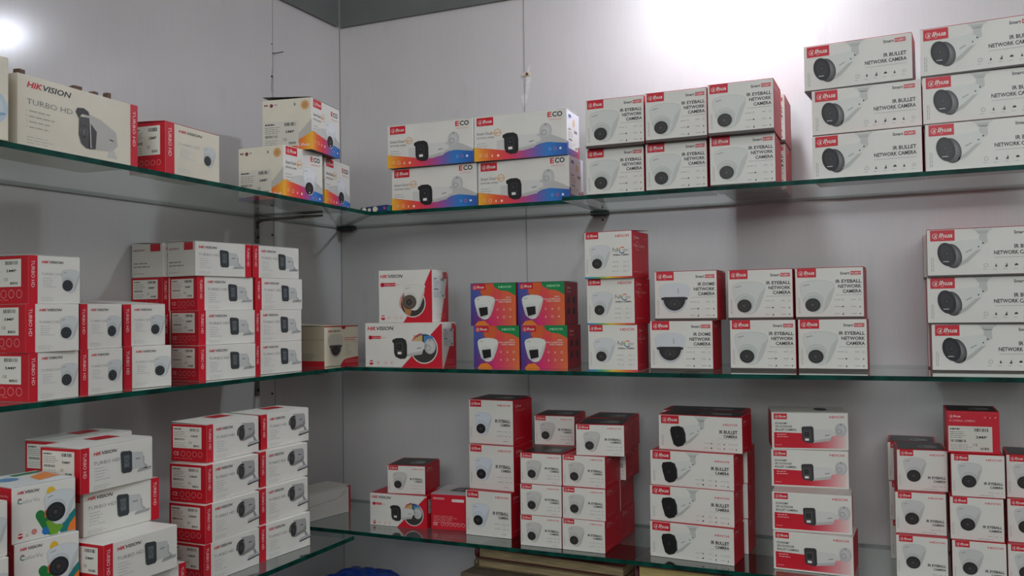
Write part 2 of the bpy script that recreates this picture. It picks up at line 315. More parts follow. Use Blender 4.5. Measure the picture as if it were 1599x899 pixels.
    def tube_cam(s, cx, cy, k):   # hooded cylindrical camera on bracket foot
        s.part('camera_picture', 'grey hooded tube camera with bracket'); f = s.P(cx, cy, k)
        s.shape(f, [(-.5, .50), (.40, .44), (.50, .30), (.50, -.18), (.38, -.30), (-.42, -.44)], (160, 160, 157), 2); s.shape(f, [(.50, .10), (.50, -.18), (.38, -.30), (-.42, -.44), (-.40, -.28), (.3, -.12)], (132, 132, 130), 3)
        s.shape(f, [(.34, -.26), (.46, -.26), (.64, -.52), (.44, -.54)], (140, 142, 144), 2); s.shape(f, [(.05, -.56), (.82, -.50), (.84, -.62), (-.10, -.72)], (176, 178, 178), 3); s.shape(f, [(-.06, -.72), (.84, -.64), (.84, -.69), (-.04, -.78)], (50, 50, 52), 3)
        s.ell(cx-.52*k/s.W, cy, .25*k/s.W, .40*k/s.H, (92, 92, 94), 4); s.ell(cx-.53*k/s.W, cy-.02*k/s.H, .19*k/s.W, .30*k/s.H, (36, 36, 38), 5, c2=(80, 78, 78)); s.ring(cx-.50*k/s.W, cy+.02*k/s.H, .34*k/s.W, .07*k/s.W, (40, 40, 42), 6, 60, 200, n=16)
        s.shape(f, [(.02, .10), (.26, .10), (.26, .15), (.02, .15)], (90, 90, 92), 4)
    def hood_bullet(s, cx, cy, k):
        s.part('camera_picture', 'large hooded bullet camera in grey tones'); f = s.P(cx, cy, k)
        s.shape(f, [(-.55, .58), (.10, .46), (.80, .14), (.86, -.30), (.62, -.52), (-.05, -.56), (-.55, .2)], (176, 174, 166), 2)
        s.shape(f, [(-.36, .30), (-.05, .02), (-.10, -.56), (-.40, -.60)], (64, 62, 60), 4)
        s.shape(f, [(.48, -.50), (.70, -.50), (.84, -.72), (.40, -.74)], (190, 188, 182), 3); s.shape(f, [(-.78, .40), (-.36, .42), (-.32, -.54), (-.48, -.60), (-.70, -.46), (-.80, -.2)], (72, 72, 70), 4)
        s.ell(cx-.58*k/s.W, cy-.06*k/s.H, .12*k/s.W, .20*k/s.H, (34, 34, 36), 6, c2=(112, 112, 112)); s.ring(cx-.58*k/s.W, cy-.06*k/s.H, .14*k/s.W, .02*k/s.W, (120, 120, 118), 6)
        s.shape(f, [(-.92, .52), (-.86, .66), (-.60, .70), (-.40, .62), (-.36, .50), (-.66, .50), (-.80, .34)], (50, 48, 46), 5); s.shape(f, [(-.36, .42), (-.32, .42), (-.28, -.56), (-.32, -.54)], (190, 190, 186), 6)
        s.shape(f, [(.50, -.12), (.68, -.14), (.68, -.18), (.50, -.16)], (90, 90, 92), 5)
    def dome(s, cx, cy, k, body=(200, 204, 204), ring_=(40, 38, 40)):
        s.part('camera_picture', 'dome camera with dark bubble'); f = s.P(cx, cy, k)
        s.shape(f, [(-.5, .30), (-.40, .42), (-.2, .47), (.2, .47), (.40, .42), (.5, .30), (.46, .05), (.36, -.05), (-.36, -.05), (-.46, .05)], body, 1)
        half = lambda rx, ry, y0, n=14: [(rx*math.cos(math.pi+math.pi*i/n), y0+ry*math.sin(math.pi+math.pi*i/n)) for i in range(n+1)]
        s.shape(f, half(.40, .44, -.02), tuple(v*.93 for v in body), 2); s.shape(f, half(.345, .37, -.02), ring_, 3)
        s.shape(f, [(-.42, .01), (-.3, .035), (.3, .035), (.42, .01), (.40, -.05), (.2, -.09), (-.2, -.09), (-.40, -.05)], ring_, 4)
        s.ell(cx, cy-.17*k/s.H, .24*k/s.W, .17*k/s.H, (40, 38, 38), 5, c2=(74, 68, 68)); s.ell(cx, cy-.19*k/s.H, .09*k/s.W, None, (18, 18, 20), 6, c2=(84, 78, 78))
        s.shape(f, [(.10, .12), (.14, .12), (.14, .30), (.10, .30)], tuple(v*.86 for v in body), 2)
    def icons(s, us, vs, r, kinds, c=DK, barc=(150, 150, 150), bw=.10):
        s.part('feature_icons'); i = 0
        for v in vs:
            for u in us:
                kd = kinds[i % len(kinds)]; s.glyph(u, v, r, kd, c if kd in ('man', 'cloud', 'drop') else GREY, 1); s.bars(u-bw-r*1.4, v-.005, u-r*1.6, 1, 0, .012, barc, 1, seed=i); i += 1
    def title(s, rows, u1, c=DK, bold=.026):
        s.part('title_lettering')
        for t, u0, v, cap in rows: s.text(t, u0, v, u1, cap, c, bold, 0, 1)
    def smallprint(s, u=.045, v0=.12, v1=.42):
        s.part('small_print'); R = random.Random(5)
        for q in (0, .016):
            v = v0
            while v < v1: e = min(v1, v+R.uniform(.03, .08)); s.rect(u+q, v, u+q+.006, e, (165, 165, 162), 1); v = e+.012
    def sticker(s, u0, v0, u1, v1, tx, c=(206, 203, 192), seed=1):
        s.part('label_sticker', 'off-white sticker with printed bars'); s.rect(u0, v0, u1, v1, c, 2); w_, h = u1-u0, v1-v0
        s.bars(u0+.04*w_, v0+.86*h, u0+.36*w_, 1, 0, .05*h, DK, 3, seed=seed); s.bars(u0+.04*w_, v0+.76*h, u0+.5*w_, 4, .075*h, .02*h, (110, 110, 106), 3, seed=seed+1)
        s.bars(u0+.04*w_, v0+.24*h, u0+.55*w_, 3, .08*h, .02*h, (130, 130, 126), 3, seed=seed+2)
        if tx: s.text(tx, u0+.62*w_, v0+.53*h, u0+.88*w_, .095*h, DK, .02, 0, 3)
        s.text('CE', u0+.56*w_, v0+.22*h, u0+.66*w_, .10*h, DK, 0, 0, 3)
        s.part('barcode'); s.barcode(u0+.60*w_, v0+.80*h, u0+.92*w_, v0+.93*h, BLK, 3, seed); s.barcode(u0+.05*w_, v0+.36*h, u0+.40*w_, v0+.46*h, BLK, 3, seed+5); s.barcode(u0+.72*w_, v0+.08*h, u0+.92*w_, v0+.17*h, BLK, 3, seed+9)
DIMS=dict(turbo_dome2=(0.1561,0.0967,0.0850),
 turbo_big=(0.2520,0.1138,0.1300),
 turbo_dome=(0.1004,0.0810,0.1200),
 eco_dome=(0.1510,0.1245,0.1305),
 eco_bullet=(0.2481,0.1129,0.1006),
 net_eye=(0.1400,0.1116,0.1317),
 net_bul=(0.2154,0.0988,0.0950),
 turbo_bul=(0.1549,0.0747,0.0923),
 dome_cream=(0.1497,0.1057,0.1400),
 hik_bul=(0.2191,0.1129,0.0844),
 hik_tur=(0.1498,0.1335,0.1023),
 color_eye=(0.1217,0.1038,0.0913),
 full_eye=(0.1141,0.1049,0.1109),
 hik_bul2=(0.1701,0.0850,0.1050),
 red_back=(0.1003,0.0911,0.1150),
 small_eye=(0.1059,0.0734,0.1136),
 med_eye=(0.1277,0.1120,0.1077),
 small_wide=(0.1146,0.0725,0.1100),
 cvi_bul=(0.1929,0.0797,0.0850),
 eco_ind=(0.1621,0.0820,0.1100),
 cvi_eye=(0.0970,0.0857,0.1000),
 color_vu=(0.1046,0.0855,0.1100),
 net_dome=(0.1400,0.1116,0.1317))
BOXES=[
('T1','L','turbo_big',0.3520,-1.4930,1.6978,-0.59),
('T2','L','turbo_big',0.3292,-1.2148,1.6978,4.05),
('T3','L','turbo_dome2',0.3235,-0.9545,1.6978,4.41),
('E2','L','eco_dome',0.2785,-0.5503,1.6978,0.17),
('E3','L','eco_dome',0.2480,-0.3688,1.6978,10.30),
('E1','L','eco_dome',0.2876,-0.4720,1.8223,9.53),
('F2','B','eco_bullet',0.4637,-0.2492,1.6978,1.57),
('F4','B','eco_bullet',0.7128,-0.2387,1.6978,0.05),
('F1','B','eco_bullet',0.4616,-0.2634,1.8107,2.24),
('F3','B','eco_bullet',0.7112,-0.2508,1.8107,2.60),
('G4','B','net_eye',0.9657,-0.2802,1.6978,1.61),
('G5','B','net_eye',1.1126,-0.2853,1.6978,1.59),
('G6','B','net_eye',1.2621,-0.2955,1.6978,1.86),
('G1','B','net_eye',0.9738,-0.3017,1.8094,1.11),
('G2','B','net_eye',1.1190,-0.3066,1.8094,0.43),
('G3','B','net_eye',1.2643,-0.3189,1.8094,0.58),
('H3','B','net_bul',1.5136,-0.2753,1.6978,-3.98),
('H2','B','net_bul',1.5147,-0.2687,1.7966,-2.49),
('H1','B','net_bul',1.4997,-0.2674,1.8953,-3.77),
('H6','B','net_bul',1.7347,-0.2893,1.6978,-0.95),
('H5','B','net_bul',1.7319,-0.2834,1.7966,-1.98),
('H4','B','net_bul',1.7291,-0.2879,1.8953,-4.55),
('P3','L','turbo_dome',0.2644,-1.2168,1.2914,2.77),
('P2','L','turbo_dome',0.2681,-1.2223,1.3724,-1.74),
('P1','L','turbo_dome',0.2625,-1.2141,1.4534,-0.19),
('P5','L','turbo_dome',0.2546,-1.1102,1.2914,5.38),
('P4','L','turbo_dome',0.2501,-1.1076,1.3724,5.24),
('P7','L','turbo_dome',0.2341,-0.9843,1.2914,-12.84),
('P6','L','turbo_dome',0.2175,-0.9758,1.3724,-2.17),
('Q3','L','turbo_bul',0.2311,-0.7577,1.2914,-7.50),
('Q2','L','turbo_bul',0.2178,-0.7434,1.3662,-7.50),
('Q1','L','turbo_bul',0.1997,-0.7274,1.4409,-7.50),
('Q0','L','turbo_bul',0.2027,-0.7368,1.5157,-7.50),
('R3','L','turbo_bul',0.2242,-0.5779,1.2914,-5.28),
('R2','L','turbo_bul',0.2207,-0.5734,1.3662,-5.23),
('R1','L','turbo_bul',0.2200,-0.5682,1.4409,-4.73),
('R0','L','turbo_bul',0.2174,-0.5756,1.5157,-3.85),
('V','L','dome_cream',0.1973,-0.2844,1.2914,-1.39),
('J2','B','hik_bul',0.4110,-0.3225,1.2914,3.49),
('J1','B','hik_tur',0.4175,-0.3206,1.4043,5.08),
('K3','B','color_eye',0.6629,-0.3010,1.2914,1.63),
('K4','B','color_eye',0.7865,-0.2958,1.2914,-0.53),
('K1','B','color_eye',0.6565,-0.3029,1.3952,0.68),
('K2','B','color_eye',0.7793,-0.2921,1.3952,-0.13),
('L3','B','full_eye',0.9756,-0.3489,1.2914,2.55),
('L2','B','full_eye',0.9719,-0.3483,1.3963,-2.72),
('L1','B','full_eye',0.9720,-0.3610,1.5012,-3.88),
('M2','B','net_dome',1.1211,-0.3038,1.2914,2.50),
('M1','B','net_dome',1.1294,-0.2882,1.4031,2.20),
('N2','B','net_eye',1.2921,-0.2606,1.2914,1.20),
('N1','B','net_eye',1.2864,-0.2463,1.4031,0.80),
('N4','B','net_eye',1.4360,-0.2456,1.2914,0.50),
('N3','B','net_eye',1.4310,-0.2351,1.4031,-0.30),
('O3','B','net_bul',1.7385,-0.2047,1.2914,1.74),
('O2','B','net_bul',1.7320,-0.2093,1.3902,0.06),
('O1','B','net_bul',1.7337,-0.2193,1.4890,-0.33),
('U2','B','hik_bul2',0.3502,-0.2562,0.8680,1.83),
('U3','B','red_back',0.4926,-0.2400,0.8680,5.70),
('U1','B','small_eye',0.3680,-0.2427,0.9530,9.00),
('W3','B','med_eye',0.6164,-0.2626,0.8680,-1.81),
('W2','B','med_eye',0.6161,-0.2416,0.9800,-3.00),
('W1','B','med_eye',0.6086,-0.2250,1.0920,-3.43),
('Y13','B','small_eye',0.7751,-0.3047,0.8680,-0.31),
('Y12','B','small_eye',0.7758,-0.3036,0.9414,0.69),
('Y11','B','small_eye',0.7752,-0.2994,1.0148,0.05),
('Y23','B','small_eye',0.8835,-0.3067,0.8680,-1.31),
('Y22','B','small_eye',0.8849,-0.3050,0.9414,-0.15),
('Y21','B','small_eye',0.8823,-0.2958,1.0148,-0.68),
('Y1t','B','small_eye',0.7566,-0.1603,1.0883,4.86),
('Y2t','B','small_wide',0.9201,-0.2848,1.0883,7.27),
('AA4','B','cvi_bul',1.1325,-0.2917,0.8680,-4.99),
('AA3','B','cvi_bul',1.1319,-0.2820,0.9477,-3.63),
('AA2','B','cvi_bul',1.1322,-0.2767,1.0273,-4.35),
('AA1','B','cvi_bul',1.1490,-0.2599,1.1070,-4.28),
('BB4','B','eco_ind',1.3908,-0.2902,0.8680,-1.75),
('BB3','B','eco_ind',1.3890,-0.2771,0.9500,2.61),
('BB2','B','eco_ind',1.3801,-0.2114,1.0319,5.67),
('BB1','B','eco_ind',1.3814,-0.2043,1.1139,11.72),
('C13','B','cvi_eye',1.6014,-0.2495,0.8680,0.28),
('C12','B','cvi_eye',1.6010,-0.2290,0.9537,1.63),
('C11','B','cvi_eye',1.6061,-0.2065,1.0394,4.80),
('C23','B','cvi_eye',1.7060,-0.2545,0.8680,0.25),
('C22','B','cvi_eye',1.7043,-0.2440,0.9537,0.95),
('C21','B','cvi_eye',1.7088,-0.2358,1.0394,1.60),
('C33','B','cvi_eye',1.8058,-0.2491,0.8680,0.75),
('C32','B','cvi_eye',1.8087,-0.2295,0.9537,-0.23),
('C31','B','cvi_eye',1.8103,-0.2143,1.0394,-0.81),
('C2t','B','cvi_eye',1.7027,-0.2215,1.1251,1.98),
('A2','L','color_vu',0.3497,-1.2977,1.0000,-8.00),
('A1','L','color_vu',0.3439,-1.2985,1.0855,-6.49),
('D3','L','turbo_bul',0.3508,-0.7169,0.9145,-4.25),
('D2','L','turbo_bul',0.3404,-0.7065,0.9892,-2.03),
('D1','L','turbo_bul',0.3295,-0.6925,1.0639,-2.13),
('D0','L','turbo_bul',0.3124,-0.6662,1.1387,-3.15),
('C3','L','turbo_bul',0.3463,-0.8767,0.9145,-1.13),
('C2','L','turbo_bul',0.3437,-0.8716,0.9892,-0.08),
('C1','L','turbo_bul',0.3354,-0.8612,1.0639,0.82),
('C0','L','turbo_bul',0.3172,-0.8392,1.1387,0.45),
('X1','L','turbo_bul',0.1100,-0.2208,0.8680,-10.54),
('B5','L','turbo_bul',0.3950,-1.1289,0.9145,0.82),
('B3','L','turbo_bul',0.4051,-1.1617,0.9892,-0.67),
('B2','L','turbo_bul',0.3364,-1.1393,1.0639,-3.13),
('B1','L','turbo_bul',0.3430,-1.1552,1.1387,0.92),
('B0','L','turbo_bul',0.2440,-1.1071,1.1387,3.00),
('B4','L','turbo_bul',0.3000,-1.1250,0.9892,-0.00),
('A4','L','turbo_dome',0.3604,-1.4225,0.9954,-1.02),
('A3','L','turbo_dome',0.3556,-1.4198,1.0764,0.73),
('Gb6','B','net_eye',1.2661,-0.1500,1.6978,1.00),
('Gb3','B','net_eye',1.2683,-0.1650,1.8094,1.00),
('S3','L','turbo_bul',0.0990,-0.7350,1.2914,0.00),
('S2','L','turbo_bul',0.0990,-0.7350,1.3662,0.00),
('S1','L','turbo_bul',0.0967,-0.7350,1.4409,0.00),
('S0','L','turbo_bul',0.0990,-0.7350,1.5157,0.00),
('Zc','B','small_eye',0.8840,-0.1870,0.8680,-1.00),
('Zb','B','small_eye',0.8840,-0.1850,0.9414,0.00),
('Za','B','small_eye',0.8970,-0.1800,1.0148,0.00),
('Z1','B','small_eye',0.9008,-0.1703,1.0883,2.00),
('Yb0','B','small_eye',0.7730,-0.1860,0.8680,0.00),
('Yb1','B','small_eye',0.7730,-0.1860,0.9414,0.00),
('Yb2','B','small_eye',0.7730,-0.1846,1.0148,0.00),
('AA4b','B','cvi_bul',1.1450,-0.1900,0.8680,-2.00),
('AA3b','B','cvi_bul',1.1450,-0.1860,0.9477,-2.00),
('AA2b','B','cvi_bul',1.1450,-0.1820,1.0273,-2.00),
('AA1b','B','cvi_bul',1.1370,-0.1650,1.1070,-1.00),
('C11b','B','cvi_eye',1.5856,-0.1026,1.0394,0.00),
('C12b','B','cvi_eye',1.5870,-0.1120,0.9537,0.00),
('C13b','B','cvi_eye',1.5874,-0.1120,0.8680,0.00),
('O1b','B','net_bul',1.7277,-0.1050,1.4890,0.00),
('O3b','B','net_bul',1.7325,-0.1050,1.2914,0.00),
('O2b','B','net_bul',1.7320,-0.1050,1.3902,0.00),
('B4h','L','turbo_bul',0.3000,-1.1250,0.9145,0.00),
('B4i','L','turbo_bul',0.2050,-1.1200,0.9145,0.00),
('B4j','L','turbo_bul',0.2050,-1.1200,0.9892,0.00),
('B2h','L','turbo_bul',0.2380,-1.1150,1.0639,0.00),
('Ah','L','color_vu',0.3497,-1.2975,0.9145,-8.00),
('A4h','L','turbo_dome',0.3604,-1.4225,0.9145,0.00),
]
# ---------------------------------------------------------------- carton designs
ICN = ['sq', 'ring', 'cloud', 'drop', 'man', 'moon']
STRIPE = .058
def kind_front(k, a, rev=False):
    W, H = a.W, a.H
    if k in ('net_eye', 'net_dome'):
        a.alhua(.03, .82, .315, .995); a.smart(.665, .86, .965, .055)
        a.title([(('IR DOME' if k == 'net_dome' else 'IR EYEBALL'), .70 if k == 'net_dome' else .60, .70, .066), ('NETWORK', .635, .602, .066), ('CAMERA', .70, .506, .066)], .97)
        a.part('title_lettering'); a.rect(.60, .465, .97, .472, (150, 150, 150), 1)
        a.icons((.70, .945), (.375, .24, .105), .017, ['sq', 'sq', 'cloud', 'drop', 'man', 'moon'])
        if k == 'net_dome': a.dome(.32, .46, .073)
        else: a.turret(.325, .455, .072)
        a.smallprint(); a.part('bottom_band', 'dark brown band along the lower edge'); a.rect(0, 0, 1, .05, TAUPE, 1)
    elif k == 'net_bul':
        a.alhua(.03, .755, .245, .985); a.smart(.745, .85, .945, .065)
        a.title([('IR BULLET', .745, .555, .082), ('NETWORK CAMERA', .575, .435, .082)], .95)
        a.part('title_lettering'); a.rect(.575, .375, .95, .382, (150, 150, 150), 1)
        a.icons((.505, .59, .675, .76, .84, .925), (.215,), .017, ['ring', 'drop', 'man', 'cloud', 'drop', 'sq'], bw=0)
        a.part('feature_icons'); [a.bars(u-.025, .13, u+.025, 1, 0, .012, (170, 170, 170), 1) for u in (.505, .59, .675, .76, .84, .925)]
        a.bullet(.325, .50, .050); a.smallprint(.035)
        a.part('bottom_band', 'dark band along the lower edge'); a.rect(0, 0, 1, .035, TAUPE, 1)
    elif k == 'full_eye':
        a.alhua(.03, .855, .30, .995); a.hdcvi(.66, .87, .94, .055)
        a.part('title_lettering'); a.text('Full-', .60, .56, .75, .085, (110, 110, 112), .01, 0, 1); a.text('olor', .81, .565, .93, .06, (110, 110, 112), .0, 0, 1)
        RB = [(206, 70, 60), (220, 150, 40), (80, 150, 80), (50, 110, 170), (40, 60, 80)]
        a.ring(.80, .59, .058, .018, lambda t: RB[min(4, int(t*5))], 1, 50, 320); a.title([('EYEBALL CAMERA', .61, .475, .035)], .94)
        a.icons((.70, .925), (.345, .245, .145), .013, ['moon', 'sq', 'drop', 'ring'], bw=.09)
        a.turret(.33, .46, .055, body=(202, 204, 202), lens=(28, 26, 28), wide=.92); a.smallprint()
        S = [(40, 120, 190), (60, 160, 120), (226, 190, 50), (226, 120, 40), (206, 50, 60)]
        a.part('rainbow_band', 'thin rainbow band along the lower edge'); a.cols(0, 1, lambda u: 0, lambda u: .035, lambda u: mixc(S[min(3, int(u*4))], S[min(3, int(u*4))+1], u*4-min(3, int(u*4))), 1)
    elif k == 'color_eye':
        a.part('background_print', 'blue, purple, red and orange colour field')
        def f(u):
            top = (58, 90, 160) if u < .18 else mixc((58, 90, 160), (214, 80, 54), min(1, (u-.18)/.28)) if u < .7 else (216, 96, 50)
            bot = mixc((70, 44, 120), (206, 40, 110), min(1, u/.45)) if u < .45 else mixc((206, 40, 110), (212, 112, 58), (u-.45)/.55); return [bot, top]
        a.cols(0, 1, lambda u: 0, lambda u: 1, f, 1, 30)
        a.poly([(.08, 0), (.16, .10), (.30, .12), (.42, 0)], (222, 124, 40), 2); a.poly([(.50, 1), (.54, .90), (.66, .83), (.84, .80), (1, .70), (1, 1)], (22, 128, 70), 2)
        a.poly([(.30, 1), (.22, .80), (.30, .62), (.46, .66), (.50, .86), (.46, 1)], (206, 92, 46), 2)
        a.part('brand_logo', 'red logo tab with white lettering'); a.rect(.04, .85, .335, .99, RED, 3); a.alhua_word(.06, .885, .30, .062, WHITE, 4)
        a.part('format_mark'); a.text('HDCVI', .63, .885, .90, .05, (170, 226, 180), .02, 0, 4)
        a.turret(.315, .44, .058, body=(212, 214, 206), ball=(198, 200, 192), lens=(190, 192, 186), lensc=(204, 204, 196), wide=.95, lx=-.12, ly=-.26, lr=.20, layer=3)
        a.shape(a.P(.28, .33, .024), [(-.5, .4), (.5, .5), (.55, -.3), (-.3, -.5)], (26, 24, 26), 9)
        a.part('title_lettering'); a.text('SMART', .79, .645, .90, .03, WHITE, .01, 0, 4); a.text('DUAL ILLUMINATION', .55, .59, .91, .032, WHITE, .015, 0, 4); a.text('FIXED CAMERA', .62, .54, .91, .032, WHITE, .015, 0, 4)
        a.part('feature_icons', 'white icons'); [a.glyph(u, v, .022, ['sq', 'drop', 'ring', 'cloud'][(i+j) % 4], (234, 214, 206), 4) for i, u in enumerate((.60, .74, .88)) for j, v in enumerate((.38, .20))]
    elif k in ('eco_bullet', 'eco_dome'):
        db = k == 'eco_dome'
        S = [(236, 178, 44), (222, 90, 50), (214, 54, 84), (150, 80, 150), (40, 120, 190), (44, 84, 160)]
        KV = [(0, .32), (.15, .27), (.35, .20), (.52, .165), (.62, .20), (.72, .29), (.80, .31), (.9, .28), (1.001, .25)]
        def top(u):
            for (a0, b0), (a1, b1) in zip(KV, KV[1:]):
                if u <= a1: q = (u-a0)/(a1-a0); q = q*q*(3-2*q) if a0 >= .52 and a1 <= .8 else q; return b0+(b1-b0)*q
        if db: top = lambda u: .36-.16*u
        a.part('grey_swoosh', 'pale grey curved band')
        a.cols(.25 if not db else .2, 1, lambda u: top(u), lambda u: top(u)+(.26*math.sin((u)*3.1)**.8*.9+.03 if not db else .22*math.sin(u*2.6)), lambda u: mixc((206, 205, 200), (176, 176, 172), min(1, u)), 1)
        a.part('rainbow_wave', 'rainbow wave along the lower edge')
        a.cols(0, 1, lambda u: 0, top, lambda u: mixc(S[min(4, int(u*5))], S[min(4, int(u*5))+1], u*5-min(4, int(u*5))), 2)
        a.alhua(*((.06, .83, .34, .985) if db else (.03, .79, .215, .975)))
        a.part('series_mark', 'red and black lettering'); e0, e1, ev, ec = (.68, .93, .80, .095) if db else (.80, .955, .845, .115)
        a.text('E', e0, ev, e0+(e1-e0)*.27, ec, (206, 36, 50), .03, 0, 1); a.text('CO', e0+(e1-e0)*.32, ev, e1, ec, (40, 38, 40), .03, 0, 1); a.text('SERIES', e0+.01, ev-.07, e1-.01, .03, (220, 140, 140), .0, 0, 1)
        a.part('title_lettering'); t0, t1, tv = (.06, .44, .66) if db else (.03, .30, .585); m = t0+(t1-t0)*.62
        a.text('Smart Dual', t0, tv, m, .06, (70, 70, 72), .0, 0, 2); a.text('Light', m+.01, tv-.01, t1, .07, (214, 140, 40), .0, 0, 2); a.ring(t1-.04, tv+.03, .035 if not db else .06, .006, (206, 150, 60), 2)
        a.text('NETWORK CAMERA', t0, tv-.085, m+.03, .038, (90, 90, 90), .0, 0, 2); a.bars(t0, tv-.20, m, 3, .055, .012, (150, 150, 146), 2)
        a.part('feature_icons', 'white icons'); ys = .13 if not db else .17
        for i in range(4): a.glyph((.07+.065*i) if not db else .12+.11*i, ys-.01*i, .016 if not db else .026, ['sq', 'ring', 'drop', 'moon'][i], (246, 214, 190), 3)
        for i in range(3): a.glyph((.82+.055*i) if not db else .74+.09*i, .15 if not db else .10, .015 if not db else .022, ['sq', 'ring', 'moon'][i], [(160, 190, 226), (226, 90, 60), (226, 232, 240)][i], 3)
        if db:
            a.turret(.66, .42, .066, body=(214, 215, 216), ball=(204, 206, 208), lens=(24, 22, 24), wide=.80, lx=-.04, ly=-.28, lr=.24, layer=3)
            a.ell(.645, .19, .012, None, (236, 232, 226), 9)
        else: a.box_bullet(.565, .385, .054, head=(24, 22, 24), cz=.36)
    elif k in ('turbo_dome', 'turbo_dome2', 'turbo_bul', 'turbo_tube', 'turbo_big'):
        dm = k in ('turbo_dome', 'turbo_dome2'); sw = {'turbo_big': .07, 'turbo_dome2': .155}.get(k, .17 if dm else .115)
        o = 0 if rev else sw; s = 1-sw     # white area starts at o
        U = lambda u: o+u*s
        a.part('spine_strip', 'red strip with white lettering reading downwards'); x0 = 1-sw if rev else 0
        a.rect(x0, 0, x0+sw, 1, RED, 1); a.text('TURBO HD', x0+sw*.32, .90, .34, sw*.36, (232, 206, 204), .0, 0, 2, vert=True)
        bgc = (104, 108, 110)
        if k == 'turbo_big':
            a.hik(U(.07), .83, U(.44), .085); a.part('title_lettering'); a.text('TURBO HD', U(.07), .60, U(.45), .075, bgc, -.01, 0, 1)
            a.bars(U(.09), .50, U(.36), 4, .075, .018, (170, 166, 150), 1); a.bars(U(.07), .14, U(.34), 3, .04, .010, (176, 172, 158), 1); a.hood_bullet(U(.68), .42, .052)
            for i in range(4): a.glyph(U(.07), .51-.075*i, .004, 'moon', (150, 146, 134), 1)
        elif dm:
            a.hik(U(.09), .845, U(.60), .055); a.part('title_lettering'); a.text('TURBO HD', U(.08), .60, U(.55), .05, (150, 156, 158), -.01, 0, 1)
            a.bars(U(.12), .53, U(.44), 5, .045, .012, (176, 180, 180), 1); a.bars(U(.07), .13, U(.5), 3, .035, .008, (178, 180, 178), 1)
            a.turret(U(.77), .50, .040, body=(194, 198, 195), ball=(176, 180, 177), lens=(40, 46, 50), lensc=(70, 78, 82), wide=.92, lx=-.16, ly=-.22, lr=.26)
        else:
            a.hik(U(.06), .80, U(.42), .075); a.part('title_lettering'); a.text('TURBO HD', U(.06), .585, U(.46), .075, (108, 114, 116), -.008, 0, 1)
            a.bars(U(.08), .50, U(.32), 5, .065, .014, (172, 176, 176), 1); a.bars(U(.06), .12, U(.40), 3, .035, .010, (178, 180, 178), 1)
            if k == 'turbo_tube': a.tube_cam(U(.76), .62, .040)
            else: a.mini_bullet(U(.735), .53, .037)
    elif k == 'plain_white':
        a.part('edge_strip', 'red edge strip'); a.rect(.955, 0, 1, 1, RED, 1); a.rect(.9, .96, 1, 1, RED, 2); a.rect(0, .965, .9, .975, (150, 150, 148), 1); a.part('flap_line'); a.poly([(0, .52), (.05, .53), (.62, .60), (.80, .70), (.9, .92), (.91, .92), (.81, .685), (.62, .585), (.05, .515), (0, .505)], (150, 150, 148), 1)
    elif k == 'color_vu':
        a.hik(.085, .865, .42, .055); a.part('title_lettering'); a.text('C', .085, .69, .155, .09, (70, 130, 110), .03, 0, 1); a.text('olorVu', .165, .69, .42, .075, (150, 154, 156), -.005, 0, 1)
        a.ring(.12, .735, .045, .012, (206, 60, 60), 2, 60, 130, n=8)
        a.part('colour_splashes', 'green, blue, yellow and orange rounded shapes'); G1 = (38, 118, 60)
        a.ell(.43, .43, .07, None, G1, 1); a.poly([(.37, .38), (.48, .49), (.74, .20), (.60, .02), (.52, .06)], G1, 1); a.poly([(.52, .28), (.62, .34), (.80, .14), (.70, .02), (.60, .02)], (110, 160, 50), 2)
        a.ell(.52, .12, .06, None, (40, 110, 190), 1); a.poly([(.72, .10), (.98, .42), (1, .42), (1, .02), (.76, .02)], (30, 120, 120), 1); a.poly([(.86, .03), (.90, .16), (1, .28), (1, .02)], (226, 120, 50), 3)
        a.rect(.50, .36, .57, .50, (226, 110, 70), 1); a.part('yellow_splash', 'yellow rounded shape'); a.ell(.60, .83, .065, None, (222, 178, 44), 1); a.rect(.535, .76, .665, .83, (222, 178, 44), 1)
        a.turret(.74, .52, .054, body=(200, 206, 206), ball=(184, 190, 190), lens=(30, 34, 36), lensc=(62, 66, 68), wide=.96, lx=-.13, ly=-.14, lr=.30, layer=4)
        a.part('feature_icons', 'red round icons'); a.ell(.13, .12, .04, None, RED, 1); a.rect(.08, .115, .18, .14, WHITE, 2); a.bars(.21, .12, .27, 2, .03, .01, (206, 120, 120), 1); a.ring(.34, .15, .034, .012, (206, 50, 60), 1); a.ring(.34, .15, .015, .01, (206, 50, 60), 1)
    elif k in ('hik_tur', 'hik_bul', 'hik_bul2'):
        t = k == 'hik_tur'
        a.part('red_diagonal', 'red diagonal panel'); a.poly([(.98, 1), (1, 1), (1, 0), (.46, 0), (.88, .68), (.86, .72)] if t else [(.98, .97), (1, .97), (1, 0), (.48, 0)], RED, 1)
        a.hik(.03, .86 if t else .835, .46 if t else .38, .065 if t else .085)
        a.part('title_lettering', 'red pill with small lettering'); v = .70 if t else .64; e = .32 if t else .21
        a.ell(.07, v+.03, .038 if t else .025, None, RED, 1); a.rect(.07, v, e, v+.065, RED, 1); a.text('Hybrid', .11 if t else .09, v+.012, e-.01, .035, (236, 190, 190), .02, 0, 2); a.text('Light', e+.01, v+.012, e+.07, .035, (206, 120, 120), 0, 0, 1)
        cx, cy, r = (.64, .37, .24) if t else (.77, .42, .175)
        a.part('picture_circle', 'round picture behind the camera'); a.ell(cx, cy, r, None, WHITE, 2); a.ell(cx, cy, r*.93, None, (60, 56, 54), 3); 
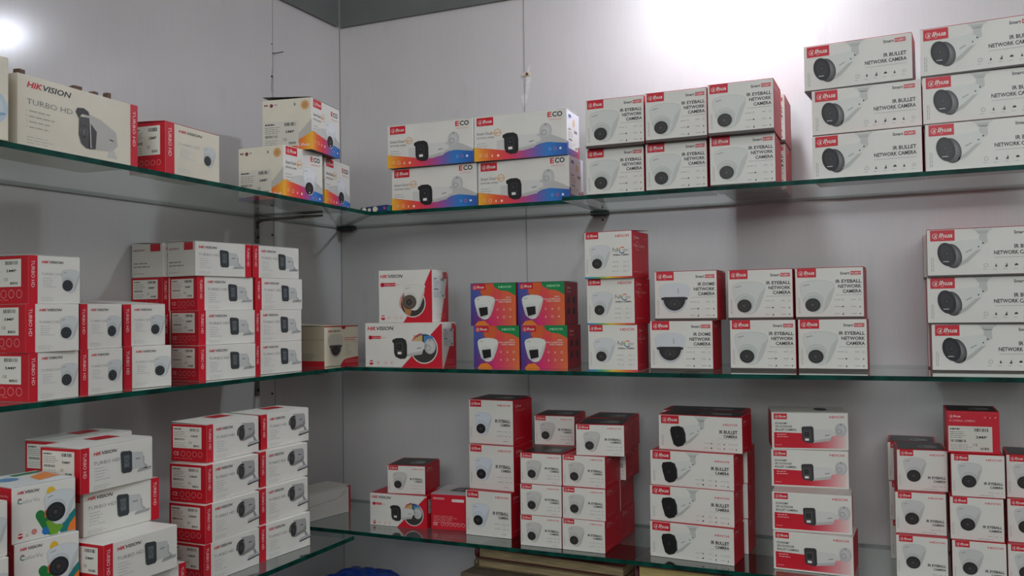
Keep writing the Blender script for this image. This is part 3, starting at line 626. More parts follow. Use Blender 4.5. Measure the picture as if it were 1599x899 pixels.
        if t: a.poly([(cx-r*.9, cy+.05), (cx-r*.6, cy+.14), (cx-.02, cy-.14), (cx-.05, cy-.24), (cx-r*.55, cy-.2)], (176, 120, 70), 4)
        else:
            a.rect(cx-r*.75, cy+.12, cx-.02, cy+.30, (196, 166, 110), 4); a.rect(cx+.0, cy+.12, cx+r*.65, cy+.28, (70, 130, 180), 4); a.ring(cx, cy, r*.93, .012, (60, 110, 160), 4, 60, 140)
        a.ring(cx, cy, r*1.0, .012, (214, 60, 60), 5, 100, 200)
        if t: a.turret(.67, .49, .066, body=(212, 210, 200), ball=(196, 194, 186), lens=(84, 74, 66), lensc=(108, 96, 84), wide=.88, lx=-.20, ly=-.20, lr=.30, layer=5)
        else:
            n0 = len(a.parts.get('camera_picture', [])); a.box_bullet(.64, .46, .053 if k == 'hik_bul' else .041, head=(44, 44, 42), cz=.02, cx2=.86)
            a.parts['camera_picture'] = [(v_, f_, c_, l_+4) for v_, f_, c_, l_ in a.parts['camera_picture']]
        a.part('feature_icons', 'small red icons')
        for i, u in enumerate((.08, .19, .32, .42) if t else (.08, .17, .27, .35)):
            if i == 0: a.ell(u, .10, .042 if t else .028, None, RED, 1); a.rect(u-.05, .10, u+.05, .125, WHITE, 2)
            else: a.ring(u, .10, .03 if t else .022, .004, (220, 170, 166), 1); a.glyph(u, .10, .013, 'drop', (206, 80, 80), 1)
    elif k == 'dome_cream':
        a.hik(.10, .845, .46, .05); a.dome(.32, .50, .068, body=(190, 184, 168), ring_=(84, 74, 66)); a.part('title_lettering', 'small red lettering lines')
        a.bars(.58, .68, .95, 2, .05, .02, (196, 90, 80), 1, seed=2); a.rect(.57, .585, .98, .592, (196, 110, 100), 1); a.bars(.60, .52, .80, 6, .05, .012, (166, 152, 130), 1)
        a.part('red_corner', 'red corner panel with white icons'); a.poly([(.47, .03), (.56, .14), (.62, .16), (1, .20), (1, 0), (.47, 0)], RED, 1); [a.glyph(.63+.085*i, .095, .03, 'sq', (230, 196, 190), 2) for i in range(5)]
        a.part('top_tab', 'red tuck tab'); a.rect(0, .975, 1, 1, (176, 34, 44), 1); a.poly([(.49, 1), (.62, 1), (.61, .93), (.56, .91), (.50, .93)], (160, 26, 36), 2)
    elif k == 'red_back':
        a.part('brand_logo', 'white slanted lettering'); a.text('HIKVISION', .06, .85, .38, .06, (226, 190, 190), .02, .25, 1); a.part('title_lettering', 'white pill'); a.rect(.62, .80, .92, .88, (226, 214, 210), 1); a.ell(.62, .84, .04, None, (226, 214, 210), 1)
        a.part('small_print', 'pale lettering lines'); a.bars(.07, .38, .92, 5, .045, .012, (222, 150, 150), 1)
        a.part('feature_icons', 'white symbols'); a.text('CE', .06, .12, .18, .08, (236, 214, 212), .01, 0, 1); [a.ring(.32+.115*i, .16, .04, .007, (232, 190, 190), 1) for i in range(6)]
    elif k in ('small_eye', 'med_eye', 'cvi_eye', 'small_wide'):
        lower = k == 'cvi_eye'
        a.alhua(.03, .84, .285, .99) if not lower else a.alhua(.06, .85, .33, 1.0-.005)
        a.hdcvi(.66, .865, .94, .045)
        if lower:
            a.title([('IR EYEBALL', .61, .305, .062), ('CAMERA', .72, .22, .055)], .96, bold=.03)
            a.icons((.80, .94), (.12,), .012, ['sq', 'moon'], bw=.09); a.bars(.52, .045, .96, 1, 0, .012, (160, 160, 160), 1)
            a.turret(.35, .53, .050, body=(196, 196, 192), ball=(182, 182, 178), lens=(34, 32, 32), wide=.88, lx=-.04, ly=-.28, lr=.27)
        else:
            a.title([('IR EYEBALL', .60, .50, .072), ('CAMERA', .72, .415, .062)], .94, bold=.03)
            a.icons((.76, .93), (.30, .195), .014, ['sq', 'moon', 'ring', 'moon'], bw=.10); a.bars(.78, .075, .95, 1, 0, .014, (160, 160, 160), 1)
            med = k == 'med_eye'
            a.turret(.33, .47, .058 if med else .047, body=(202, 208, 214) if med else (192, 190, 184), ball=(190, 198, 206) if med else (182, 180, 174), lens=(24, 22, 24) if med else (50, 46, 44), lensc=None or (50, 48, 48), wide=.85, lx=-.12, ly=-.24 if med else -.22, lr=.23)
        a.smallprint(.04, .12, .38)
    elif k == 'cvi_bul':
        a.alhua(.03, .75, .25, .985); a.hdcvi(.78, .76, .945, .055)
        a.title([('IR BULLET', .735, .535, .095), ('CAMERA', .785, .42, .085)], .945, bold=.03); a.part('title_lettering'); a.rect(.72, .385, .945, .392, (170, 170, 170), 1)
        a.icons((.64, .79, .93), (.24, .11), .013, ['moon', 'drop', 'sq', 'cloud'], bw=.07); a.bullet(.37, .46, .042, square=True); a.smallprint(.035)
    elif k == 'eco_ind':
        a.part('red_fade', 'red field fading to white'); a.cols(.03, .97, lambda u: .05, lambda u: .47-.05*u, lambda u: mixc(RED, (222, 200, 194), max(0, (u-.45)/.52)), 1)
        a.alhua(.03, .82, .205, .975); a.hdcvi(.76, .86, .945, .06)
        a.title([('ECONOMY', .05, .68, .06), ('HD OUTDOOR', .05, .595, .06), ('BULLET CAMERA', .05, .51, .06)], .33, bold=.02)
        a.parts['title_lettering'] = []; a.part('title_lettering'); a.text('ECONOMY', .05, .68, .21, .055, DK, .02, 0, 1); a.text('HD OUTDOOR', .05, .595, .27, .055, DK, .02, 0, 1); a.text('BULLET CAMERA', .05, .51, .33, .055, DK, .02, 0, 1)
        a.part('feature_icons', 'small white marks'); a.bars(.07, .40, .26, 2, .06, .018, (240, 180, 180), 2); a.bars(.05, .12, .18, 1, 0, .012, (236, 170, 170), 2)
        a.box_bullet(.655, .43, .041, head=(58, 56, 56), hood=False)
        a.parts['camera_picture'] = [(v_, f_, c_, l_+1) for v_, f_, c_, l_ in a.parts['camera_picture']]
    elif k == 'red_label':
        a.part('brand_logo', 'white lettering'); a.alhua_word(.06, .86, .27, .05, (240, 206, 206), 1); a.part('title_lettering', 'pale lettering'); a.text('IR EYEBALL CAMERA', .06, .755, .55, .05, (232, 150, 156), .01, 0, 1)
        a.part('feature_icons', 'pale marks'); [a.glyph(.73+.1*i, .87, .018, ['sq', 'drop', 'cloud'][i], (236, 200, 200), 1) for i in range(3)]; a.sticker(.03, .05, .86, .65, '2MP', seed=7)

def kind_side(k, a, rev=False):
    if k in ('turbo_bul', 'turbo_tube', 'turbo_dome', 'turbo_dome2') and not rev:
        a.sticker(.06, .36, .86, .93, {'turbo_tube': '1080P', 'turbo_dome': '5MP', 'turbo_dome2': '5MP'}.get(k, '5MP'), seed=len(k))
        a.part('safety_symbols', 'pale safety symbols'); a.text('CE', .08, .16, .22, .10, (226, 180, 180), .0, 0, 1); [a.ring(.34+.16*i, .21, .055, .008, (216, 140, 140), 1) for i in range(4)]; a.bars(.08, .08, .9, 1, 0, .015, (206, 110, 110), 1)
    elif k in ('turbo_bul',) and rev:
        a.part('end_logo', 'small red and grey lettering'); a.text('HIKVISION', .06, .78, .42, .06, (140, 60, 66), .01, .25, 1); a.part('red_tab', 'dark red tab'); a.rect(.60, .76, .92, .985, (176, 40, 50), 1); a.part('small_print'); a.bars(.06, .40, .75, 2, .10, .03, (120, 118, 112), 1); a.bars(.06, .1, .6, 1, 0, .02, (150, 148, 142), 1)
    elif k == 'eco_dome':
        S = [(44, 84, 160), (120, 60, 140), (206, 44, 70), (224, 110, 50), (236, 178, 44)]
        a.part('rainbow_wave', 'rainbow wave along the lower edge'); a.cols(0, 1, lambda u: 0, lambda u: .06+.28*u**2.2, lambda u: mixc(S[min(3, int(u*4))], S[min(3, int(u*4))+1], u*4-min(3, int(u*4))), 1)
        a.cols(.5, 1, lambda u: .06+.28*u**2.2, lambda u: .06+.28*u**2.2+.5*(u-.5), lambda u: (182, 178, 168), 1); a.alhua_word(.70, .07, .96, .06, (236, 200, 200), 3)
        a.sticker(.03, .08, .74, .57, '2MP', c=(204, 200, 186), seed=5)
        a.part('round_seal', 'brown round seal sticker'); a.ell(.87, .86, .085, None, (206, 160, 106), 1); a.ell(.87, .86, .05, None, (190, 140, 90), 2)
        a.part('feature_icons', 'small marks'); a.bars(.04, .88, .16, 1, 0, .03, (110, 60, 60), 1); a.ell(.19, .885, .035, None, (120, 50, 66), 1); a.bars(.25, .88, .34, 1, 0, .03, (150, 150, 150), 1); a.rect(.65, .86, .68, .91, (120, 118, 112), 1)
    elif k in ('net_eye', 'net_dome', 'net_bul'):
        a.part('brand_logo', 'faint white lettering'); a.alhua_word(.1, .86, .45, .05, (226, 150, 150), 1)
    elif k in ('full_eye', 'small_eye', 'med_eye', 'cvi_eye', 'cvi_bul', 'small_wide'):
        a.part('brand_logo', 'faint white lettering'); a.alhua_word(.12, .84, .42, .055, (236, 190, 190), 1)
        a.part('title_lettering', 'faint white lettering')
        if k == 'full_eye': a.text('Full-Color', .10, .66, .75, .07, (232, 170, 170), 0, 0, 1); a.ring(.33, .69, .09, .012, (232, 160, 160), 1, 40, 320)
        else: a.text('IR EYEBALL CAMERA' if k != 'cvi_bul' else 'IR BULLET CAMERA', .12, .75, .62, .035, (226, 140, 144), .0, 0, 1)
        [a.glyph(.70+.09*i, .87, .02, 'drop', (220, 140, 140), 1) for i in range(3)]; a.bars(.12, .12, .8, 1, 0, .02, (216, 110, 116), 1)
    elif k == 'color_eye':
        a.part('brand_logo', 'white lettering'); a.alhua_word(.15, .84, .45, .05, (236, 190, 190), 1); a.bars(.15, .76, .7, 1, 0, .02, (220, 130, 130), 1)
        a.part('camera_picture', 'four small dark camera pictures'); [a.poly([(u, v), (u+.20, v+.01), (u+.18, v+.15), (u+.05, v+.16)], (34, 22, 26), 1) for u in (.18, .58) for v in (.24, .50)]
    elif k == 'eco_bullet':
        a.part('rainbow_wave', 'purple and blue band'); a.cols(0, 1, lambda u: 0, lambda u: .30-.02*u, lambda u: mixc((60, 90, 170), (176, 50, 80), u), 1)
        a.sticker(.10, .16, .86, .64, '', c=(206, 204, 198), seed=9); a.part('round_seal', 'tan round seal sticker'); a.ell(.55, .76, .10, None, (200, 176, 130), 2); a.part('brand_logo'); a.bars(.14, .84, .44, 1, 0, .07, (60, 90, 150), 1)
    elif k in ('hik_bul', 'hik_tur', 'hik_bul2'):
        a.part('red_diagonal', 'red diagonal panel'); a.poly([(.10, 0), (1, 0), (1, .92), (.92, .92)] if k != 'hik_tur' else [(.50, 0), (1, 0), (1, .98)], RED, 1)
        a.sticker(.08, .46, .80, .88, '', c=(202, 202, 200), seed=4); a.part('round_seal', 'red square stamp'); a.rect(.66, .84, .92, .97, (200, 60, 70), 4)
        a.part('feature_icons', 'white symbols'); [a.ring(.32+.2*i, .12, .06, .01, (226, 150, 150), 2) for i in range(3)]
    elif k == 'color_vu':
        a.part('title_lettering', 'white lettering'); a.text('C', .62, .82, .70, .06, WHITE, .02, 0, 1); a.text('olorVu', .72, .82, .92, .05, (220, 150, 150), 0, 0, 1)
    elif k == 'dome_cream':
        a.part('red_band', 'red lower band'); a.rect(0, 0, 1, .14, (176, 28, 40), 1); a.part('small_print', 'dark lettering lines'); a.rect(0, .66, 1, .668, (120, 112, 96), 1); a.bars(.05, .52, .35, 1, 0, .05, (50, 46, 42), 1); a.bars(.05, .43, .60, 3, .05, .015, (110, 104, 92), 1); a.rect(.28, .2, .42, .33, (70, 66, 60), 1); a.bars(.05, .26, .24, 1, 0, .06, BLK, 1); a.bars(.48, .30, .9, 4, .045, .012, (120, 112, 98), 1)
def kind_top(k, a):
    if k in ('small_eye', 'med_eye', 'cvi_eye', 'cvi_bul', 'small_wide', 'red_label'):
        a.part('dark_lid_print', 'black lid panel with grey camera picture'); a.rect(.04, .06, .96, .94, (30, 26, 26), 1); a.poly([(.45, .30), (.60, .22), (.85, .26), (.82, .55), (.60, .62), (.48, .50)], (120, 116, 114), 2); a.ell(.56, .40, .06, None, (30, 28, 28), 3)
    elif k in ('turbo_bul', 'turbo_tube'):
        a.part('lid_tab', 'red tab printed on the lid'); a.rect(.50, .55, .84, .90, (176, 28, 40), 1)
    elif k == 'color_vu':
        a.part('lid_splashes', 'blue, orange and green shapes'); a.ell(.30, .60, .16, .14, (90, 140, 180), 1); a.poly([(.55, .2), (.98, .35), (.98, .75), (.62, .55)], (226, 130, 50), 1); a.poly([(.5, .75), (.98, .80), (.98, .92), (.5, .9)], (60, 130, 80), 1)
    elif k == 'eco_ind':
        a.part('lid_print', 'dark camera picture on the lid'); a.ell(.68, .5, .09, .22, (66, 62, 62), 1); a.ell(.66, .5, .04, .12, (24, 22, 22), 2)
    elif k == 'red_back':
        a.part('lid_print', 'dark picture on the pale lid'); a.poly([(.35, .35), (.9, .3), (.85, .75), (.45, .7)], (80, 74, 76), 1); a.ell(.6, .5, .1, None, (140, 136, 136), 2)

# body colours: front, side, top, bottom
BODY = {'net_eye': (WHITE, RED, RED, TAUPE), 'net_dome': (WHITE, RED, RED, TAUPE), 'net_bul': (WHITE, (190, 40, 60), (196, 40, 58), TAUPE), 'full_eye': (WHITE, RED, RED, WHITE),
 'color_eye': ((206, 60, 80), (150, 26, 44), (50, 20, 40), (40, 20, 30)), 'eco_bullet': (WHITE, (206, 206, 210), WHITE, (70, 50, 60)), 'eco_dome': (WHITE, CREAM, (60, 54, 50), (70, 50, 60)),
 'turbo_bul': (WHITE, (176, 20, 34), WHITE, WHITE), 'turbo_tube': (WHITE, (176, 20, 34), WHITE, WHITE), 'turbo_dome': (WHITE, (176, 20, 34), WHITE, WHITE), 'turbo_dome2': (CREAM, (176, 24, 38), RED, CREAM),
 'turbo_big': (CREAM, CREAM, (150, 120, 90), CREAM), 'turbo_rev': (WHITE, (196, 192, 182), WHITE, WHITE), 'plain_white': (WHITE, WHITE, WHITE, WHITE), 'dome_cream': ((214, 204, 180), (176, 168, 144), (190, 180, 156), CREAM),
 'hik_bul': (WHITE, WHITE, WHITE, WHITE), 'hik_bul2': (WHITE, RED, RED, WHITE), 'hik_tur': (WHITE, WHITE, WHITE, WHITE), 'red_back': (RED, RED, (196, 192, 190), RED),
 'small_eye': (WHITE, RED, RED, TAUPE), 'small_wide': (WHITE, RED, RED, TAUPE), 'med_eye': (WHITE, RED, RED, TAUPE), 'cvi_bul': (WHITE, RED, RED, TAUPE), 'eco_ind': (WHITE, RED, (206, 202, 194), WHITE), 'cvi_eye': (WHITE, RED, RED, (60, 50, 46)), 'red_label': (RED, RED, RED, RED), 'color_vu': (WHITE, (176, 20, 34), (206, 208, 206), WHITE),
 'blue_seal': (CREAM, CREAM, CREAM, CREAM)}
NAME = {'net_eye': 'eyeball_camera_box', 'net_dome': 'dome_camera_box', 'net_bul': 'bullet_camera_box', 'full_eye': 'eyeball_camera_box', 'color_eye': 'eyeball_camera_box', 'eco_bullet': 'bullet_camera_box', 'eco_dome': 'eyeball_camera_box',
 'turbo_bul': 'bullet_camera_box', 'turbo_tube': 'bullet_camera_box', 'turbo_dome': 'eyeball_camera_box', 'turbo_dome2': 'eyeball_camera_box', 'turbo_big': 'bullet_camera_box', 'plain_white': 'white_carton', 'dome_cream': 'dome_camera_box',
 'hik_bul': 'bullet_camera_box', 'hik_bul2': 'bullet_camera_box', 'hik_tur': 'eyeball_camera_box', 'red_back': 'red_carton', 'small_eye': 'eyeball_camera_box', 'small_wide': 'eyeball_camera_box', 'med_eye': 'eyeball_camera_box', 'cvi_bul': 'bullet_camera_box',
 'eco_ind': 'bullet_camera_box', 'cvi_eye': 'eyeball_camera_box', 'red_label': 'eyeball_camera_box', 'color_vu': 'eyeball_camera_box', 'blue_seal': 'cream_carton'}
def color_mesh(me, corner_cols):
    at = me.color_attributes.new('Col', 'FLOAT_COLOR', 'CORNER')
    buf = []
    for c in corner_cols: buf += [*lin(c), 1.0]
    at.data.foreach_set('color', buf)
_body = {}
def body_mesh(k, w, h, d, rev):
    key = (k, w, h, d, rev)
    if key in _body: return _body[key]
    bm = bmesh.new(); add_box(bm, (0, d/2, h/2), (w, d, h-.0004), 0, .0011)
    bm.normal_update(); me = bpy.data.meshes.new('carton_board'); F_, S_, T_, B_ = BODY['turbo_rev'] if rev and k == 'turbo_bul' else BODY[k]
    cols = []
    for f in bm.faces:
        n = f.normal; ax = max(range(3), key=lambda i: abs(n[i]))
        c = (F_ if n.y < 0 else WHITE) if ax == 1 else S_ if ax == 0 else (T_ if n.z > 0 else B_)
        cols += [c]*len(f.verts)
    bm.to_mesh(me); bm.free(); color_mesh(me, cols); me.materials.append(M_BOARD); _body[key] = me; return me
_art = {}
def art_meshes(key, art, mapf):
    """one mesh per printed part"""
    if key in _art: return _art[key]
    out = []
    for pn, items in art.parts.items():
        if not items: continue
        V, Fc, C = [], [], []
        for vs, fs, cs, layer in items:
            b = len(V); V += [mapf(u*art.W, v*art.H, .00016+layer*.00011) for u, v in vs]
            a0, a1 = mapf(1, 0, 0)-mapf(0, 0, 0), mapf(0, 1, 0)-mapf(0, 0, 0); nn = mapf(0, 0, 1)-mapf(0, 0, 0)
            sgn = a0.cross(a1).dot(nn)
            for f in fs:
                p = [vs[i] for i in f]; ar = sum((p[i][0]*p[(i+1) % len(p)][1]-p[(i+1) % len(p)][0]*p[i][1]) for i in range(len(p)))
                if abs(ar) < 1e-12: continue
                ff = list(f) if ar*sgn > 0 else list(reversed(f)); Fc.append([b+i for i in ff]); C += [cs[i] for i in ff]
        me = bpy.data.meshes.new(pn); me.from_pydata(V, [], Fc); color_mesh(me, C); me.materials.append(M_INK); out.append((pn, me, art.labels.get(pn)))
    _art[key] = out; return out
REV = {'Q0', 'S0', 'B2', 'B5', 'T2'}
TUBE = {'C0', 'C1', 'C2', 'C3', 'D0', 'D1', 'D2', 'D3'}
def make_carton(n, wl, k, x, y, z, yaw, label, group, top=False):
    rev = n in REV
    w_, h, d = DIMS[k]
    if n == 'T1': h *= 1.12
    if n in TUBE: k = 'turbo_tube'
    if n == 'X1': k = 'plain_white'
    if n == 'C2t': k = 'red_label'
    if n == 'T1': k = 'blue_seal'
    o = bpy.data.objects.new(NAME[k], body_mesh(k, w_, h, d, rev)); COL.objects.link(o)
    o.location = (x, y, z+.0002); o.rotation_euler = (0, 0, math.radians(yaw)+(math.pi/2 if wl == 'L' else 0))
    tag(o, label, 'box', group)
    sets = []
    fa = Art(w_, h)
    if ('F', k, rev) not in _art: kind_front(k, fa, rev)
    if k == 'blue_seal' and ('F', k, rev) not in _art:
        fa.part('round_seal', 'pale blue round seal'); fa.ell(.895, .38, .10, None, (176, 194, 204), 1); fa.ell(.89, .38, .075, None, (196, 204, 204), 2); fa.poly([(.86, .26), (.92, .27), (.985, .31), (.97, .33), (.90, .31)], (130, 160, 184), 3)
    sets.append(art_meshes(('F', k, rev), fa, lambda u, v, t: Vector((u-w_/2, -t, v))))
    side = 'L' if (wl == 'L' or x > 1.45) else 'R'
    if k not in ('plain_white', 'blue_seal', 'turbo_big', 'red_back', 'red_label', 'eco_ind'):
        key = ('S', k, rev, side); sa = Art(d, h)
        if key not in _art: kind_side(k, sa, rev)
        sets.append(art_meshes(key, sa, (lambda u, v, t: Vector((w_/2+t, u, v))) if side == 'R' else (lambda u, v, t: Vector((-w_/2-t, d-u, v)))))
    if top:
        lift = {'E1': .007, 'E2': .003, 'P6': .008, 'Q0': .005, 'S0': .003, 'L1': .006, 'V': .005, 'J1': .004, 'T3': .004, 'W1': .003, 'C0': .003}.get(n, .0015)
        key = ('T', k, lift); ta = Art(w_, d)
        if key not in _art: kind_top(k, ta)
        sets.append(art_meshes(key, ta, lambda u, v, t: Vector((u-w_/2, v, h+t+.0012+lift*v/d))))
        bm = bmesh.new(); N = 4; g = []
        for j in (0, 1):
            for i in range(N+1):
                zz = h+.0003+lift*j
                g.append(Vector(((i/N-.5)*w_, .001+j*(d-.002), zz)))
        lo = [bm.verts.new(p) for p in g]; hi = [bm.verts.new(p+Vector((0, 0, .0007))) for p in g]; M = N+1
        for i in range(N):
            bm.faces.new((hi[i], hi[i+1], hi[M+i+1], hi[M+i])); bm.faces.new((lo[i+1], lo[i], lo[M+i], lo[M+i+1])); bm.faces.new((lo[i], lo[i+1], hi[i+1], hi[i])); bm.faces.new((hi[M+i], hi[M+i+1], lo[M+i+1], lo[M+i]))
        bm.faces.new((lo[0], hi[0], hi[M], lo[M])); bm.faces.new((lo[N], lo[M+N], hi[M+N], hi[N]))
        bm.normal_update(); me = bpy.data.meshes.new('lid_flap'); bm.to_mesh(me); bm.free()
        tc = BODY[k][2]; color_mesh(me, [tc]*len(me.loops)); me.materials.append(M_BOARD)
        lf = bpy.data.objects.new('lid_flap', me); COL.objects.link(lf); lf.parent = o
    if n == 'T2':
        for q, (fx, fl, ft) in enumerate([(-.118, .012, .007), (-.008, .016, .006), (.030, .010, .005), (.060, .008, .010)]):
            bm = bmesh.new(); add_box(bm, (fx, .006, h+ft*.42), (fl, .012, ft), .15*(-1)**q, .0008)
            me = bpy.data.meshes.new('torn_flap'); bm.to_mesh(me); bm.free(); color_mesh(me, [(92, 66, 50)]*len(me.loops)); me.materials.append(M_BOARD)
            tf = bpy.data.objects.new('torn_flap', me); COL.objects.link(tf); tf.parent = o; tf['label'] = 'torn brown cardboard edge'
    stick = None
    for st in sets:
        for pn, me, lb in st:
            c = bpy.data.objects.new(pn, me); COL.objects.link(c)
            if pn == 'barcode' and stick is not None: c.parent = stick
            else: c.parent = o
            if pn == 'label_sticker': stick = c
            if lb: c['label'] = lb
    return o
# ---------------------------------------------------------------- what each carton is called
RANK = {1: [''], 2: ['bottom', 'top'], 3: ['bottom', 'middle', 'top'], 4: ['bottom', 'second from bottom', 'second from top', 'top']}
LABEL = {}; GROUP = {}
def stack(desc, where, names, group):
    for i, n in enumerate(names):
        r = RANK[len(names)][i]; LABEL[n] = '%s, %s' % (desc, (r+' of '+where) if r else where); GROUP[n] = group
def one(n, label, group): LABEL[n] = label; GROUP[n] = group
gl = 'cartons on the upper left shelf'; g2 = 'cartons on the upper right shelf'; g3 = 'cartons on the middle left shelf'; g4 = 'cartons on the middle right shelf'; g5 = 'cartons on the lowest right shelf'; g6 = 'cartons on the lowest left shelf'
one('T1', 'cream carton with pale blue seal, cut off by the left frame edge', gl); one('T2', 'large worn cream carton with hooded grey bullet camera, red right edge', gl)
one('T3', 'small red and white carton beside the large worn cream one, turret camera print', gl)
one('E1', 'rainbow-edged white carton with brown seal, topmost by the room corner', gl); one('E2', 'rainbow-edged carton with 2MP label and brown seal, under its twin', gl); one('E3', 'rainbow-edged carton nearest the room corner, beside the blue flowered pouch', gl)
stack('long rainbow-edged carton with black-fronted bullet camera', 'pair left of its twins', ['F2', 'F1'], g2); stack('long rainbow-edged bullet camera carton', 'pair beside the white eyeball camera boxes', ['F4', 'F3'], g2)
e = 'white eyeball camera box'
stack(e, 'left pair of six on the top shelf', ['G4', 'G1'], g2); stack(e, 'centre pair of six on the top shelf', ['G5', 'G2'], g2); stack(e, 'right pair of six on the top shelf', ['G6', 'G3'], g2)
stack('red box side', 'two behind the six eyeball boxes, top shelf', ['Gb6', 'Gb3'], g2)
e = 'long white bullet camera box'
stack(e, 'left stack of three, top shelf', ['H3', 'H2', 'H1'], g2); stack(e, 'right-hand stack, top shelf, cut by frame', ['H6', 'H5', 'H4'], g2)
e = 'white box, red 5MP side'
stack(e, 'leftmost stack, middle left shelf', ['P3', 'P2', 'P1'], g3); stack('white turret box with red strip', 'second stack, middle left shelf', ['P5', 'P4'], g3); stack('white turret box', 'pair just left of the small bullet stacks', ['P7', 'P6'], g3)
stack('red and white box', 'rear stack behind small bullet boxes, middle left', ['S3', 'S2', 'S1', 'S0'], g3)
stack('bullet camera box', 'left front stack of four, middle left shelf', ['Q3', 'Q2', 'Q1', 'Q0'], g3); stack('bullet camera box', 'right stack beside cream dome box, middle left shelf', ['R3', 'R2', 'R1', 'R0'], g3)
one('V', 'cream dome camera box with red lower corner, in the room corner', g3)
one('J2', 'wide white carton with red diagonal and bullet camera, middle shelf', g4); one('J1', 'tall white carton with red diagonal and turret camera, standing on the wide one', g4)
stack('bright orange, purple and green box', 'left pair, middle shelf', ['K3', 'K1'], g4); stack('bright orange, purple and green box', 'right pair, middle shelf', ['K4', 'K2'], g4)
stack('box with rainbow lower edge', 'stack of three beside the colourful boxes', ['L3', 'L2', 'L1'], g4); stack('white box with dark dome camera', 'dome camera pair, middle shelf', ['M2', 'M1'], g4)
stack('white eyeball box', 'pair right of the dome boxes, middle shelf', ['N2', 'N1'], g4); stack('white eyeball box', 'second pair right of the dome boxes, middle shelf', ['N4', 'N3'], g4)
stack('long white bullet box', 'right frame edge stack, middle shelf', ['O3', 'O2', 'O1'], g4); stack('mostly hidden box', 'three behind the long bullet boxes, middle shelf', ['O3b', 'O2b', 'O1b'], g4)
one('U2', 'low carton with red diagonal and bullet camera, under a small eyeball box', g5); one('U3', 'plain red carton end with white symbols, left of the tall eyeball stack', g5); one('U1', 'small white eyeball box standing on the red-diagonal bullet carton', g5)
stack('medium white box with pale blue turret', 'leftmost tall stack, lowest shelf', ['W3', 'W2', 'W1'], g5)
e = 'small eyeball box'
stack(e, 'left front column, lowest shelf', ['Y13', 'Y12', 'Y11'], g5); stack(e, 'right front column, lowest shelf', ['Y23', 'Y22', 'Y21'], g5)
one('Y1t', 'small eyeball box with dark lid, set back on top of the left column', g5); one('Y2t', 'wider small eyeball box with dark lid, topping the right front column', g5)
stack('small red-sided box', 'rear column, hidden behind right small eyeball column', ['Zc', 'Zb', 'Za', 'Z1'], g5); stack('hidden small box', 'rear column behind left small eyeball column', ['Yb0', 'Yb1', 'Yb2'], g5)
stack('black-lensed IR bullet box', 'centre stack, lowest shelf', ['AA4', 'AA3', 'AA2', 'AA1'], g5); stack('red-sided box', 'rear stack behind the IR bullet boxes, lowest shelf', ['AA4b', 'AA3b', 'AA2b', 'AA1b'], g5)
stack('red-panelled economy bullet box', 'the red-panelled stack, lowest shelf', ['BB4', 'BB3', 'BB2', 'BB1'], g5)
stack('white eyeball box', 'left column, lower right corner', ['C13', 'C12', 'C11'], g5); stack('white eyeball box', 'centre column under the red-labelled box', ['C23', 'C22', 'C21'], g5); stack('white eyeball box', 'column cut by right frame edge, lowest shelf', ['C33', 'C32', 'C31'], g5)
stack('rear red-edged box', 'three behind left column, lower right', ['C13b', 'C12b', 'C11b'], g5); one('C2t', 'red box end with white 2MP label, topping the lower right columns', g5)
one('A1', 'white box with green, yellow and orange splashes, upper of the pair', g6); one('A2', 'white box with green and orange splashes, lower one cut by frame', g6); one('Ah', 'hidden white box beneath the colour-splashed pair', g6)
one('A3', 'pale box edge at far left frame edge, upper one, before the splashed box', g6); one('A4', 'pale box edge at far left frame edge, lower one', g6); one('A4h', 'hidden box below the pale ones at far left frame edge', g6)
stack('bullet box with 1080P label on red side', 'left 1080P stack', ['C3', 'C2', 'C1', 'C0'], g6); stack('bullet box with grey tube camera', 'right stack by free shelf end', ['D3', 'D2', 'D1', 'D0'], g6)
one('X1', 'plain white carton with red edge, in the corner behind the right stack', g5)
one('B1', 'white bullet box with red label side, topmost of the untidy left pile', g6); one('B2', 'white bullet box with red strip on its right, second in the untidy pile', g6); one('B3', 'white bullet box jutting forward in the untidy pile, red side at left', g6)
one('B5', 'lowest box of the untidy pile, red strip at its right, cut by frame', g6); one('B0', 'white bullet box lying behind the topmost one of the untidy pile', g6); one('B4', 'white box lid behind the jutting bullet box of the untidy pile', g6)
one('B4h', 'hidden box at the base, behind the lowest of the untidy pile', g6); one('B4i', 'hidden rearmost base box of the untidy pile', g6); one('B4j', 'hidden rearmost second-layer box of the untidy pile', g6); one('B2h', 'hidden box behind the second of the untidy pile', g6)
TOPS = {'E1', 'E2', 'T3', 'F1', 'F3', 'P1', 'P6', 'P4', 'Q0', 'R0', 'S0', 'V', 'J1', 'J2', 'K1', 'K2', 'L1', 'M1', 'N1', 'N3', 'O1', 'U1', 'U2', 'U3', 'W1', 'Y1t', 'Y2t', 'Y11', 'Z1', 'AA1', 'AA1b', 'BB1', 'BB2', 'BB3', 'C11', 'C31', 'C2t', 'C11b', 'A1', 'A3', 'B1', 'B0', 'B3', 'B4', 'B5', 'C0', 'D0', 'X1', 'G1', 'G2', 'G3', 'H1', 'H4'}
TOPS -= {'E2', 'J2', 'U2', 'B3', 'B5', 'B4', 'BB2', 'BB3'}
for n, wl, k, x, y, z, yaw in BOXES:
    make_carton(n, wl, k, x, y, z, yaw, LABEL[n], GROUP[n], n in TOPS)

